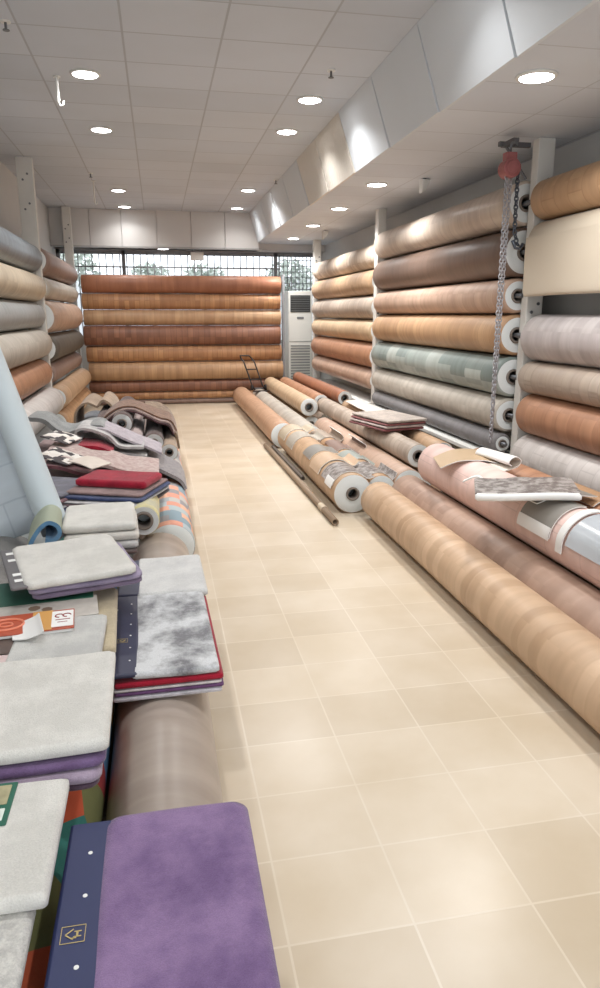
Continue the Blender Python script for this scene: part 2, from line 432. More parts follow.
# what is outside the rear window: yard, wall, shrubs
M_out = plain('pale_outside_render', (214, 216, 218), .9, 0, .2, 1)
box_struct('ground_outside', -8, 10, YB+.3, 26, -.3, -.15, plain('grey_paving_outside', (170, 170, 168), .9))
box_struct('wall_outside', -8, 9, 22, 22.3, -.15, 2.6, M_out)
LEAF = plain('shrub_leaves', (186, 194, 184), .8, 0, .35, 20)
for i, (x, y, s) in enumerate([(-1.9, 17, 1.15), (-.1, 18.5, 1.0), (1.1, 17, .95), (3.0, 16.5, 1.0)]):
    rt = empty('shrub', ['bushy green shrub outside the barred window, leftmost', 'green shrub outside the barred window, second from left', 'green shrub outside the barred window, second from right', 'bushy green shrub outside the barred window behind the air conditioner'][i], 'shrub', (x, y, -.15), group='shrubs outside the rear window')
    mb = MB()
    for k in range(420):
        a = random.random()*2*PI; ph = math.acos(random.uniform(-.6, 1)); rr = s*.62*random.uniform(.55, 1)
        c = Vector((math.sin(ph)*math.cos(a)*rr, math.sin(ph)*math.sin(a)*rr, 1.55*s+.75+math.cos(ph)*rr*.9))
        d = Vector((random.uniform(-1, 1), random.uniform(-1, 1), random.uniform(-1, 1))).normalized()*.1; e = d.orthogonal().normalized()*.045
        mb.add([c-d, c+e, c+d, c-e], [(0, 1, 2, 3)])
    mb.build('foliage', LEAF, rt)
    MB().tube([(0, 0, 0), (.03, 0, 1.2), (0, .02, 2.4*s)], [.06, .05, .03], 8).build('trunk', plain('bark', (110, 98, 88), .9), rt)
# shop front behind the viewer (open glazed front), simple frame
fr = MB(); fr.box(XL, XR, YF-.1, YF, 2.75, ZC+.1); fr.box(XL, XL+.12, YF-.1, YF, 0, 2.75); fr.box(XR-.12, XR, YF-.1, YF, 0, 2.75)
struct(fr.build('window_2', M_dark))

# ================================================================== CEILING LAMPS
M_lamp = emit('lit_lamp_diffuser', (255, 255, 255), 20)
lamps = [(-.415, 5.70, ZC), (-.42, 7.26, ZC), (-.435, 10.55, ZC), (-.42, 12.05, ZC), (1.265, 5.99, ZC), (1.262, 7.0, ZC), (1.298, 10.2, ZC), (1.33, 11.89, ZC),
         (1.97, 3.70, ZS), (2.08, 6.80, ZS), (2.11, 8.35, ZS), (2.15, 9.94, ZS), (2.19, 11.6, ZS), (.155, 12.58, 2.53),
         (-.41, 3.6, ZC), (-.41, 1.6, ZC), (1.2, 3.6, ZC), (1.2, 1.6, ZC), (1.95, 1.6, ZS), (-.41, -.6, ZC), (1.2, -.6, ZC)]
for i, (x, y, z) in enumerate(lamps):
    row = 'in the left row of the high ceiling' if x < 0 else ('in the right row of the high ceiling' if z == ZC else 'in the lowered soffit on the right')
    nth = {0: 'nearest', 1: 'second nearest', 2: 'third nearest', 3: 'farthest', 4: 'nearest', 5: 'second nearest', 6: 'third nearest', 7: 'farthest',
           8: 'nearest', 9: 'second nearest', 10: 'third nearest', 11: 'fourth nearest', 12: 'farthest'}.get(i)
    if i == 13: lab = 'small round lit downlight under the bulkhead edge before the barred window'
    elif nth: lab = 'round lit downlight, %s %s' % (nth, row)
    else: lab = 'round lit downlight behind the viewer, above the shop front'
    if i >= 14: lab += ', ' + ['left row, inner', 'left row, middle', 'right row, inner', 'right row, middle', 'soffit', 'left row, outer', 'right row, outer'][i-14]
    rt = empty('ceiling_downlight', lab, 'ceiling light', (x, y, z), group='recessed round downlights')
    mb = MB(); n = 28; V = []
    for r, h in ((.088, -.001), (.105, -.001), (.105, -.008), (.09, -.014), (.086, -.010)):
        V += [(r*math.cos(2*PI*j/n), r*math.sin(2*PI*j/n), h) for j in range(n)]
    mb.add(V, [(k*n+j, k*n+(j+1) % n, (k+1)*n+(j+1) % n, (k+1)*n+j) for k in range(4) for j in range(n)])
    mb.build('rim', M_white, rt, smooth=True)
    MB().disc((0, 0, -.011), .086, .006, 28).build('diffuser', M_lamp, rt)
    l = bpy.data.lights.new('downlight_lamp', 'AREA'); l.shape = 'DISK'; l.size = .17; l.energy = 2.5 if i == 13 else (5 if i in (3, 7) else (7 if i >= 14 else 15)); l.color = (1, .985, .965); l.spread = 2.3
    lo = bpy.data.objects.new('lamp_light', l); COL.objects.link(lo); lo.location = (0, 0, -.02); lo.parent = rt

# small things on the ceilings
for (x, y, z, lab) in [(-.78, 4.85, ZC, 'leftmost small sprinkler head on the high ceiling'), (1.27, 5.3, ZC, 'small sprinkler head before the right row of high downlights'),
                       (-.7, 9.4, ZC, 'small sprinkler head on the far left of the high ceiling'), (1.55, 9.4, ZC, 'small sprinkler head beside the far end of the duct panels')]:
    rt = empty('sprinkler_head', lab, 'sprinkler', (x, y, z), group='sprinkler heads')
    MB().disc((0, 0, -.008), .03, .008, 14).build('collar', M_white, rt)
    MB().tube([(0, 0, 0), (0, 0, -.045)], .008, 8).tube([(0, 0, -.045), (0, 0, -.05)], .02, 10).build('nozzle', STEEL, rt)
for (x, y, z, h, lab) in [(-.62, 5.8, ZC, .17, 'thin white hook hanging from the ceiling beside the nearest left downlight'), (-.71, 9.9, ZC, .26, 'thin white hook hanging from the ceiling above the rear left post')]:
    rt = empty('ceiling_hook', lab, 'hook', (x, y, z))
    MB().tube([(0, 0, 0), (0, 0, -h)], .011, 8).tube([(0, 0, -h), (.012, 0, -h-.02), (.03, 0, -h-.015), (.035, 0, -h+.01)], .007, 8).build('hook_rod', M_white, rt)
    MB().disc((0, 0, -.01), .025, .01, 12).build('ceiling_rose', M_white, rt)
for (x, y, z, s, lab) in [(2.42, 6.45, ZS, 1.0, 'white sensor box hanging from the soffit above the middle rack bay'), (2.45, 10.5, ZS, 1.0, 'white sensor box hanging from the soffit above the far rack bay')]:
    rt = empty('sensor_box', lab, 'sensor', (x, y, z), (0, 0, .3))
    mb = MB(); mb.add([(-.04, -.03, -.01), (.05, -.03, -.01), (.05, .03, -.01), (-.04, .03, -.01), (-.04, -.025, -.13), (.02, -.025, -.08), (.02, .025, -.08), (-.04, .025, -.13)],
                      [(0, 1, 2, 3), (4, 5, 6, 7), (0, 1, 5, 4), (1, 2, 6, 5), (2, 3, 7, 6), (3, 0, 4, 7)])
    mb.build('casing', M_white, rt, bevel=.006); MB().tube([(0, 0, -.012), (0, 0, 0)], .015, 10).build('mount', STEEL, rt)
rt = empty('hanging_sign', 'small blank white sign box hanging before the barred window', 'sign', (.71, 12.5, 2.53))
MB().box(-.11, .11, -.02, .02, -.19, -.06).build('sign_box', M_white, rt, bevel=.008)
MB().tube([(-.08, 0, -.06), (-.08, 0, 0)], .004, 6).tube([(.08, 0, -.06), (.08, 0, 0)], .004, 6).build('hanger', STEEL, rt)

# ================================================================== RACK POSTS
M_post = plain('chipped_white_post_paint', (222, 220, 215), .6, 0, .18, 6, .1)
def post(x, y, w, d, h, lab, dirx, zs):
    rt = empty('rack_post', lab, 'post', (x, y, 0), group='white rack posts')
    MB().box(-w/2, w/2, -d/2, d/2, 0, h).build('column', M_post, rt, bevel=.006)
    MB().box(-w/2-.03, w/2+.03, -d/2-.01, d/2+.01, 0, .012).build('foot_plate', M_post, rt)
    for z in zs:
        for q in (-1, 1): MB().tube([(q*.025, -d/2-.008, z+.03*q), (q*.025, -d/2, z+.03*q)], .012, 8).build('bolt', STEEL, rt)
RX = 2.65
zr = [2.34, 1.9, 1.5]
post(2.715, 4.915, .125, .09, ZS, 'white steel post at the chain hoist, between the near and middle right rack bays', 1, zr)
post(2.61, 8.335, .10, .12, ZS, 'white steel post between the middle and far right rack bays', 1, zr)
post(2.63, 11.85, .12, .12, ZS, 'white steel post at the far end of the right rack, by the air conditioner', 1, zr)
post(-1.33, 8.655, .17, .09, ZC, 'chipped white post between the near and far left rack bays', -1, [2.6, 2.9])
post(-1.33, 12.3, .13, .12, ZC, 'white post at the far left corner beside the back stack', -1, [2.6, 2.8])
post(-1.36, 4.88, .16, .11, ZC, 'white post at the near end of the left rack', -1, [2.6])

# ================================================================== WALL-RACK ROLLS
V_ = vinyl
woods = dict(
 oak=V_('oak_vinyl', (198, 158, 118), (184, 142, 104), .16),
 tan=V_('tan_vinyl', (196, 160, 124), (182, 146, 112), .13),
 cream=V_('whitened_oak_vinyl', (216, 200, 182), (182, 160, 138), .12, .5),
 silver=V_('silver_oak_vinyl', (206, 190, 174), (188, 170, 156), .2, .8, rough=.36),
 dkbrown=V_('dark_brown_vinyl', (122, 98, 84), (112, 90, 78), .3, 1.2, rough=.42),
 pinkish=V_('pink_beige_vinyl', (196, 164, 142), (184, 150, 128), .11, .8),
 honey=V_('honey_wood_vinyl', (196, 154, 112), (178, 136, 98), .1, .7),
 teal=V_('grey_green_block_vinyl', (168, 176, 170), (116, 130, 126), .3, .42, (150, 158, 152), msize=.002),
 greige=V_('greige_vinyl', (186, 178, 166), (174, 166, 154), .22, .9),
 charcoal=V_('charcoal_felt_sheet', (128, 126, 128), (120, 118, 120), .4, 1.2, rough=.7),
 copper=V_('copper_brown_vinyl', (184, 132, 98), (172, 120, 88), .14, .8),
 beige=plain('plain_beige_underlay', (204, 192, 174), .75, 0, .05, 2),
 lilac=V_('lilac_grey_tile_vinyl', (196, 188, 186), (176, 166, 166), .11, .3, (184, 176, 174)),
 taupe=V_('taupe_plank_vinyl', (186, 170, 154), (166, 148, 132), .1, .7),
 pale=V_('pale_grey_marble_vinyl', (206, 200, 196), (192, 186, 182), .15, .5),
 blue=V_('blue_grey_sheet', (128, 138, 146), (120, 130, 140), .5, 1.4, rough=.42),
 wheat=V_('wheat_vinyl', (200, 184, 158), (190, 174, 150), .2, 1.0),
 grey=V_('mid_grey_vinyl', (156, 158, 158), (146, 150, 150), .3, 1.0),
 olive=V_('dark_olive_brown_sheet', (98, 90, 80), (90, 84, 76), .5, 1.2, rough=.6),
 mauve=V_('mauve_brown_vinyl', (146, 120, 108), (136, 110, 100), .25, 1.0),
 red=V_('red_brown_vinyl', (168, 106, 74), (156, 98, 70), .2, .8),
 chest=V_('chestnut_strip_vinyl', (156, 104, 78), (128, 84, 66), .09, .5),
 amber=V_('amber_strip_vinyl', (196, 144, 96), (168, 116, 78), .08, .5),
 lightoak=V_('light_oak_vinyl', (208, 178, 142), (198, 168, 132), .14, .8),
 rosy=V_('rosy_vinyl', (214, 184, 170), (206, 174, 162), .25, .6, (196, 166, 154)),
)
W = woods
# right rack: boundaries in height, bottom up in the photo order top -> bottom
nears = [('oak', 2.365, 2.095, 'orange oak-patterned roll, topmost in the near right rack bay'),
         ('beige', 2.09, 1.79, 'plain beige roll with its sheet hanging down, second from top in the near right bay'),
         ('lilac', 1.455, 1.12, 'lilac grey tile-patterned roll below the hanging plain beige sheet'),
         ('taupe', 1.12, .885, 'taupe plank-patterned roll under the lilac grey roll in the near right bay'),
         ('copper', .885, .58, 'copper brown wood-patterned roll in the near right bay, below the taupe one'),
         ('pale', .58, .25, 'pale grey marbled roll, lowest in the near right rack bay')]
mids = [('silver', 2.385, 2.075, 'shiny silvery oak roll, topmost in the middle right rack bay'),
        ('dkbrown', 2.07, 1.72, 'dark brown roll, second from top in the middle right rack bay'),
        ('pinkish', 1.715, 1.46, 'pinkish beige roll below the dark brown roll in the middle right bay'),
        ('honey', 1.455, 1.15, 'honey wood-patterned roll, fourth from top in the middle right bay'),
        ('teal', 1.145, .835, 'grey green roll with dark blocks in the middle right bay'),
        ('greige', .83, .56, 'greige roll below the grey green blocked roll'),
        ('charcoal', .555, .395, 'thin charcoal felt roll, lowest in the middle right rack bay')]
fars = [('cream', 2.29, 2.0, 'cream roll with brown streaks, topmost in the far right rack bay'),
        ('tan', 1.995, 1.69, 'tan roll, second from top in the far right rack bay'),
        ('taupe', 1.685, 1.4, 'taupe roll, third from top in the far right rack bay'),
        ('lightoak', 1.395, 1.12, 'light oak roll, fourth from top in the far right rack bay'),
        ('copper', 1.115, .80, 'copper brown roll, fifth from top in the far right rack bay'),
        ('pinkish', .795, .53, 'pinkish beige roll, lowest in the far right rack bay')]
for rows, y0, L in ((nears, 1.3, 3.54), (mids, 5.0, 3.265), (fars, 8.405, 3.37)):
    for k, (mt, zt, zb, lab) in enumerate(rows):
        r = (zt-zb)/2-.001
        if mt == 'beige': rod = (.05, .05)
        else: rod = (.05, .05)
        x = RX + random.uniform(-.01, .01) + (r-.15)*.6 + (.085 if rows is nears else (.02 if rows is fars else 0))
        ob_ = roll('flooring_roll', lab, 'flooring roll', (x, y0+random.uniform(-.02, .0), (zt+zb)/2), L, r, W[mt], rc=min(.06, r*.42), seam=random.uniform(2.2, 3.6), rod=rod,
             group='rolls on the right wall rack', wob=.006 if mt != 'beige' else .004, lip=.022)
        if mt == 'beige':
            me = folded_mesh([(-r-.004, .03), (-r-.006, -.1), (-r-.002, -.22), (-r+.004, -.34), (-r+.02, -.365)], L-.01, .006, wob=.012); link('hanging_sheet', me, [W[mt], W[mt]], ob_, (0, 0, r))
# left rack
lnear = [('blue', 2.215, 1.905, 'blue grey roll, topmost in the near left rack bay'),
         ('wheat', 1.9, 1.595, 'wheat coloured roll under the blue grey roll at left'),
         ('grey', 1.59, 1.305, 'mid grey roll, third from top in the near left rack bay'),
         ('greige', 1.30, .975, 'greige beige roll, fourth from top in the near left rack bay'),
         ('copper', .97, .65, 'copper brown roll, fifth from top in the near left rack bay'),
         ('pale', .645, .33, 'pale grey roll, sixth from top in the near left rack bay'),
         ('grey', .325, .005, 'grey roll resting on the floor, lowest in the near left rack bay')]
lfar = [('mauve', 2.21, 1.89, 'mauve brown roll, topmost in the far left rack bay'),
        ('greige', 1.885, 1.63, 'greige roll, second from top in the far left rack bay'),
        ('pinkish', 1.625, 1.235, 'pinkish tan roll, third from top in the far left rack bay'),
        ('olive', 1.23, .905, 'dark olive brown roll in the far left rack bay'),
        ('mauve', .90, .64, 'mauve brown roll below the dark olive roll at far left'),
        ('tan', .635, .35, 'tan roll with white near end, second from bottom at far left'),
        ('honey', .345, .05, 'honey brown roll, lowest in the far left rack bay')]
for rows, y0, L, x0 in ((lnear, 5.3, 3.3, -1.37), (lfar, 8.715, 3.1, -1.33)):
    for k, (mt, zt, zb, lab) in enumerate(rows):
        r = (zt-zb)/2-.001
        roll('flooring_roll', lab, 'flooring roll', (x0+(.02 if k % 2 else 0)+(.09 if k > 4 else 0), y0, (zt+zb)/2), L-.02*(k % 3), r, W[mt], rc=min(.06, r*.42), seam=random.uniform(-.5, .5), rod=(.01, .01),
             group='rolls on the left wall rack', wob=.008, lip=.03)
# back stack: rolls lie across the room
bz = [2.07, 1.785, 1.535, 1.285, .965, .705, .40, .212, .085, .0]
bm_ = ['red', 'amber', 'oak', 'chest', 'amber', 'honey', 'chest', 'amber', 'mauve']
bl = ['plain red brown roll, topmost of the stack across the back', 'amber striped roll, second from top of the back stack', 'plain oak brown roll, third from top of the back stack',
      'dark chestnut striped roll in the middle of the back stack', 'amber striped roll just below the dark chestnut one', 'thick plain honey roll in the lower back stack',
      'thin chestnut striped roll near the bottom of the back stack', 'very thin amber roll, second from bottom of the back stack', 'very thin dark roll lying on the floor under the back stack']
woods['oakplain'] = W['honey']
for k in range(9):
    r = (bz[k]-bz[k+1])/2-.001
    roll('flooring_roll', bl[k], 'flooring roll', (2.04+random.uniform(-.02, .02), 12.0, (bz[k]+bz[k+1])/2), 3.18, r, W[bm_[k]], rc=r*.4, rot=PI/2, seam=random.uniform(0, 6),
         group='rolls stacked across the back', wob=.008)
for x, lab in ((2.085, 'dark steel upright at the right end of the back stack'),):
    rt = empty('steel_upright', lab, 'rack upright', (x, 12.0, 0))
    MB().box(-.018, .018, -.05, .05, 0, 2.1).build('upright', M_dark, rt); MB().box(-.03, .03, -.12, .12, 0, .01).build('foot_plate', M_dark, rt)
# low white shelf board under the right rack
for y0, L, lab in ((5.0, 3.25, 'long white board shelf low under the middle right rack bay'), (8.41, 3.35, 'white board shelf low under the far right rack bay')):
    rt = empty('low_shelf', lab, 'shelf', (2.68, y0, 0), group='low white shelves')
    MB().box(-.2, .2, .0, L, .355, .388).build('shelf_board', M_white, rt, bevel=.004)
    for y in (.1, L-.15):
        for x in (.0, .15): MB().box(x, x+.04, y, y+.04, 0, .355).build('leg', M_white, rt)

# ================================================================== FLOOR ROLLS, RIGHT
roll('flooring_roll', 'long light oak roll lying on the floor along the aisle, nearest of all', 'flooring roll', (1.53, .9, .136), 3.87, .135,
     V_('caramel_plank_vinyl', (214, 180, 146), (182, 146, 112), .075, 6, rough=.42, grainc=.88), rc=.05, seam=2.4, group='rolls on the floor at right')
roll('flooring_roll', 'long brown roll on the floor behind the light oak one by the aisle', 'flooring roll', (1.803, .9, .141), 4.0, .14,
     V_('cocoa_plank_vinyl', (184, 152, 132), (160, 128, 110), .12, 6, rough=.45, grainc=.9), rc=.05, seam=2.4, group='rolls on the floor at right')
roll('flooring_roll', 'tan roll on the floor hidden under the pink marbled roll', 'flooring roll', (2.09, .95, .141), 3.9, .14, W['tan'], group='rolls on the floor at right')
roll('flooring_roll', 'dark roll on the floor under the orange brown roll at right', 'flooring roll', (2.38, .95, .121), 3.8, .12, W['greige'], group='rolls on the floor at right')
m_pink = V_('pink_marbled_vinyl', (228, 196, 188), (222, 188, 178), .3, .3, (206, 176, 168), msize=.003, grainc=.9)
roll('flooring_roll', 'pink marbled roll lying on top of the brown floor rolls', 'flooring roll', (1.945, .95, .403), 3.75, .15, m_pink, rc=.05, seam=2.6, group='rolls on the floor at right')
roll('flooring_roll', 'orange brown roll between the pink roll and the right rack', 'flooring roll', (2.24, .95, .381), 3.7, .138, W['copper'], rc=.05, group='rolls on the floor at right')

# middle group of floor rolls
G2 = 'rolls on the floor before the right rack'
M_pl = plain('white_plastic_wrap', (228, 232, 232), .35, 0, .06, 5, .1)
roll('flooring_roll', 'brown roll with big white end, at the aisle beside the two poles', 'flooring roll', (1.375, 4.91, .151), 2.55, .15, W['tan'], rc=.052, seam=2.3, group=G2)
roll('flooring_roll', 'reddish tan roll farthest along the aisle, near the back stack', 'flooring roll', (1.32, 7.62, .146), 4.1, .145, V_('reddish_tan_vinyl', (196, 152, 118), (184, 140, 108), .4, 1.2), rc=.05, seam=2.2, group=G2)
roll('flooring_roll', 'greige roll beside the reddish tan roll at the far aisle', 'flooring roll', (1.60, 7.5, .136), 4.05, .135, W['greige'], rc=.05, group=G2)
roll('flooring_roll', 'brown roll under glossy samples, second from the aisle', 'flooring roll', (1.655, 5.1, .121), 2.35, .12, W['oak'], rc=.045, group=G2)
roll('flooring_roll', 'roll with large white end just behind the brown aisle rolls', 'flooring roll', (1.91, 5.16, .131), 3.0, .13, W['pinkish'], rc=.05, group=G2)
roll('flooring_roll', 'tan roll on the floor below the hollow-ended taupe roll', 'flooring roll', (2.18, 5.3, .131), 3.1, .13, W['tan'], rc=.045, group=G2)
roll('flooring_roll', 'slim taupe roll with hollow white end on top of the floor rolls', 'flooring roll', (2.04, 5.32, .334), 3.4, .098, W['taupe'], rc=.05, group=G2)
roll('flooring_roll', 'slim tan roll with hollow end beside the low white shelf', 'flooring roll', (2.31, 5.45, .331), 3.1, .088, W['tan'], rc=.05, group=G2)
roll('flooring_roll', 'tan roll on the floor under the far slim rolls', 'flooring roll', (1.86, 8.65, .106), 3.1, .105, W['tan'], rc=.04, group=G2)
roll('flooring_roll', 'taupe roll on the floor under the far slim rolls', 'flooring roll', (2.10, 8.7, .121), 3.0, .12, W['taupe'], rc=.04, group=G2)
roll('flooring_roll', 'slim light oak roll with thick white end, leftmost of the far slim rolls', 'flooring roll', (1.82, 8.6, .328), 3.15, .115, W['lightoak'], rc=.055, group=G2)
roll('flooring_roll', 'slim orange roll in the middle of the far slim rolls', 'flooring roll', (2.065, 9.0, .342), 2.75, .099, W['copper'], rc=.052, group=G2)
roll('flooring_roll', 'slim red brown roll, rightmost of the far slim rolls', 'flooring roll', (2.285, 8.62, .43), 3.1, .092, W['red'], rc=.05, group=G2)
roll('flooring_roll', 'very slim brown roll tucked under the red brown slim roll', 'flooring roll', (2.28, 8.75, .262), 2.9, .073, W['mauve'], rc=.042, group=G2)
roll('flooring_roll', 'greige roll on the floor under the very slim brown roll', 'flooring roll', (2.33, 8.75, .092), 2.9, .09, W['greige'], rc=.03, group=G2)
# two poles on the floor along the aisle
for (x, y, L, r, lab, mt) in [(1.17, 4.62, 3.1, .026, 'long brown cardboard pole on the floor along the aisle', CORE_IN), (1.225, 6.05, 1.6, .018, 'shorter thin grey pole between the long pole and the rolls', CORE)]:
    rt = empty('cardboard_pole', lab, 'pole', (x, y, 0), (0, 0, .012))
    o = annulus_tube(L, r*.7, r).build('tube', plain('worn_pole', (150, 128, 106), .6) if r > .02 else mt, rt, (0, 0, r+.001)); [setattr(p, 'use_smooth', True) for p in o.data.polygons]
    if r > .02:
        annulus_tube(.12, r*1.001, r*1.08).build('tape', plain('cream_tape', (206, 190, 166), .6), rt, (0, .32, r+.003))

# hand truck standing near the back stack
rt = empty('hand_truck', 'dark metal hand truck leaning by the back stack', 'hand truck', (1.24, 11.3, .3), (0, 0, .2))
mb = MB()
for q in (-.1, .1): mb.tube([(q-.04+.0, .25, .58), (q, .18, .5), (q+.1, .05, .1), (q+.14, 0, .02)], .014, 8)
mb.tube([(-.14, .25, .58), (-.15, .27, .62), (.02, .27, .62), (.06, .25, .58)], .014, 8)
for z, dx in ((.38, .03), (.2, .08)): mb.tube([(-.1+dx, .14*z/.38, z), (.1+dx, .14*z/.38, z)], .011, 8)
mb.build('frame', plain('dark_enamel', (58, 52, 50), .5, .4), rt, smooth=True)
mb = MB(); mb.tube([(.02, .05, .04), (.26, .05, .04)], .012, 8); mb.build('axle', STEEL, rt)
MB().box(.0, .28, -.1, .04, -.012, .004).build('toe_plate', plain('dark_enamel', (58, 52, 50)), rt)
for q in (.0, .26): MB().tube([(q-.012, .06, .055), (q+.012, .06, .055)], .05, 20).build('wheel', plain('black_rubber', (38, 38, 40), .8), rt)
rt.location = (1.45, 11.2, .27); rt.scale = (.88, .88, .88)

# air conditioner by the far window
rt = empty('air_conditioner', 'tall white floor-standing air conditioner beside the back stack', 'air conditioner', (2.44, 12.5, 0))
MB().box(-.21, .21, -.2, .2, 0, 1.85).build('cabinet', plain('off_white_plastic', (226, 226, 220), .4, 0, .03), rt, bevel=.012)
MB().box(-.175, .175, -.206, -.199, 1.5, 1.78).build('upper_outlet', plain('dark_outlet', (58, 60, 62), .5), rt)
mb = MB()
for k in range(7): mb.box(-.17, .17, -.222, -.206, 1.52+k*.038, 1.528+k*.038)
mb.build('outlet_louvres', plain('grey_louvres', (128, 130, 130), .5), rt)
mb = MB()
for k in range(13): mb.box(-.17, .17, -.212, -.199, .34+k*.048, .364+k*.048)
mb.build('intake_grille', plain('grey_slats', (150, 152, 150), .5), rt)
MB().box(-.06, .06, -.206, -.199, 1.38, 1.42).build('control_panel', plain('panel_grey', (120, 124, 126), .4), rt)
MB().box(-.2, .2, -.207, -.199, 1.0, 1.006).build('seam', plain('panel_grey', (120, 124, 126), .4), rt)

# chain hoist by the near right post
rt = empty('chain_hoist', 'red chain hoist with long steel chains hanging by the white post', 'chain hoist', (2.385, 4.72, 2.37))
RED = plain('faded_red_enamel', (170, 104, 104), .5, .2, .4, 30)
mb = MB(); mb.tube([(-.02, -.05, .03), (-.02, .05, .03)], .062, 20).tube([(-.02, -.035, .03), (-.02, -.06, .03)], .045, 20).box(-.06, .02, -.03, .03, .05, .13)
mb.build('hoist_body', RED, rt, smooth=False, bevel=.006)
MB().tube([(-.02, 0, .13), (-.02, 0, .18), (.0, 0, .2), (.02, 0, .19), (.02, 0, .17)], .009, 8).build('top_hook', STEEL, rt, smooth=True)
mb = MB(); mb.box(-.03, .2, .14, .17, .2, .23).box(-.01, .03, -.015, .17, .195, .22); mb.tube([(.02, .15, .2), (.19, .16, .0)], .01, 8)
mb.build('bracket_arm', plain('dark_grey_steel', (104, 104, 108), .5, .5), rt)
LINK = plain('chain_steel', (186, 186, 192), .4, .5, .3, 60)
def chain(mb, pts, ll=.034, r=.0042, w=.0115):
    P = []; d = 0
    acc = [Vector(p) for p in pts]; total = sum((b-a).length for a, b in zip(acc, acc[1:])); n = int(total/(ll*.72))
    for k in range(n):
        s = k*ll*.72
        for a, b in zip(acc, acc[1:]):
            Ls = (b-a).length
            if s <= Ls: c = a+(b-a)*(s/Ls); dd = (b-a).normalized(); break
            s -= Ls
        ax = Vector((1, 0, 0)) if k % 2 else Vector((0, 1, 0)); ax = (ax-dd*ax.dot(dd)).normalized()
        ns, V, F = 10, [], []; nr = 5
        bx = dd.cross(ax)
        for i in range(ns):
            t = 2*PI*i/ns; ce = dd*math.cos(t)*(ll/2) + ax*math.sin(t)*w; out = (dd*math.cos(t)+ax*math.sin(t)).normalized()
            for j in range(nr):
                u = 2*PI*j/nr; V.append(c+ce+out*math.cos(u)*r+bx*math.sin(u)*r)
        F = [(i*nr+j, i*nr+(j+1) % nr, ((i+1) % ns)*nr+(j+1) % nr, ((i+1) % ns)*nr+j) for i in range(ns) for j in range(nr)]
        mb.add(V, F)
mb = MB(); chain(mb, [(-.045, -.02, .0), (-.043, -.02, -1.0), (-.028, -.01, -1.84)]); chain(mb, [(-.005, .0, .0), (-.012, 0, -1.0), (-.022, 0, -1.84)])
mb.build('hand_chain', LINK, rt, smooth=True)
mb = MB(); chain(mb, [(.06, .03, .04), (.06, .02, -.36), (.09, .03, -.44), (.13, .05, -.47)], .038, .0055, .013); mb.build('load_chain', plain('dark_chain_steel', (92, 98, 108), .4, .8), rt, smooth=True)
MB().tube([(.05, .02, -.42), (.075, .02, -.47), (.11, .02, -.475), (.13, .02, -.44)], .011, 10).build('load_hook', plain('dark_chain_steel', (92, 98, 108)), rt, smooth=True)

# ================================================================== SAMPLES ON THE RIGHT
GL_mar = carpet('glossy_grey_marble_print', (176, 170, 166), (108, 98, 94), 22, .42, .58, 90, .25)
GL_wood = plain('glossy_beige_print', (214, 186, 158), .3, 0, .2, 30)
PAPER = plain('white_card', (236, 236, 234), .5, 0, .03)
GREYB = plain('grey_board', (140, 136, 130), .45, 0, .1, 5)
def draped(name, label, cx, cz, r, y0, L, a0, a1, th, mats, group=None, curl=None, rot=0, cat='sample sheet', n=6):
    """sheet lying over a roll whose axis runs along Y at (cx, cz): angles from +X"""
    path = []
    for i in range(n+1):
        a = math.radians(a0+(a1-a0)*i/n); path.append(((r+.002)*math.cos(a), (r+.002)*math.sin(a)))
    if curl:
        path += [(path[-1][0]+dx, path[-1][1]+dz) for dx, dz in curl]
    if a0 > a1: pass
    return folded_thing(name, label, cat, (cx, y0, cz), path, L, th, mats, rot, group, n=5, wob=.003)
# over the aisle roll (1.375, .151, r .15) and neighbours, near ends at Y 4.9
S = 'glossy flooring samples on the floor rolls'
draped('sample_sheet', 'white-edged marble sample sheet draped over the near end of the aisle roll', 1.375, .151, .15, 4.98, .36, 160, 55, .006, [GL_mar, PAPER], S, curl=[(.05, -.03), (.1, -.02)])
draped('sample_sheet', 'pinkish sample sheet draped behind the marble one on the aisle roll', 1.375, .151, .153, 5.42, .34, 165, 50, .006, [GL_wood, PAPER], S, curl=[(.05, -.02), (.1, .02)])
draped('sample_sheet', 'dark grey printed sample sheet across the aisle roll', 1.375, .151, .15, 5.85, .3, 150, 60, .005, [GREYB, PAPER], S, curl=[(.06, -.01)])
draped('sample_sheet', 'beige sample sheet draped on the far part of the aisle roll', 1.375, .151, .15, 6.6, .32, 170, 50, .006, [W['greige'], PAPER], S, curl=[(.05, .0), (.08, .03)])
draped('sample_sheet', 'light beige sample sheet at the far end of the aisle roll', 1.375, .151, .15, 7.05, .32, 165, 50, .007, [W['wheat'], PAPER], S, curl=[(.05, .03), (.1, .02)])
draped('price_label', 'white price label stuck on the near end of the aisle roll', 1.375, .151, .158, 4.97, .2, 168, 142, .003, [PAPER, PAPER], cat='label')
draped('sample_sheet', 'glossy dark marble sheet lying in the dip behind the aisle roll', 1.655, .121, .12, 5.18, .42, 150, 25, .006, [GL_mar, PAPER], S, curl=[(.03, .02), (.05, .06)])
draped('sample_sheet', 'curling brown sheet with white underside on the second roll', 1.655, .121, .122, 6.2, .5, 130, 30, .006, [W['mauve'], PAPER], S, curl=[(.06, .02), (.1, .08), (.06, .12)])
draped('sample_sheet', 'grey patterned sheet lying over the second roll from the aisle', 1.655, .121, .122, 5.72, .4, 155, 20, .006, [W['teal'], PAPER], S, curl=[(.03, .03)])
draped('sample_sheet', 'taupe curled sheet lying at the far end of the second roll', 1.655, .121, .122, 6.85, .5, 150, 30, .006, [W['taupe'], PAPER], S, curl=[(.05, .05), (.02, .1)])
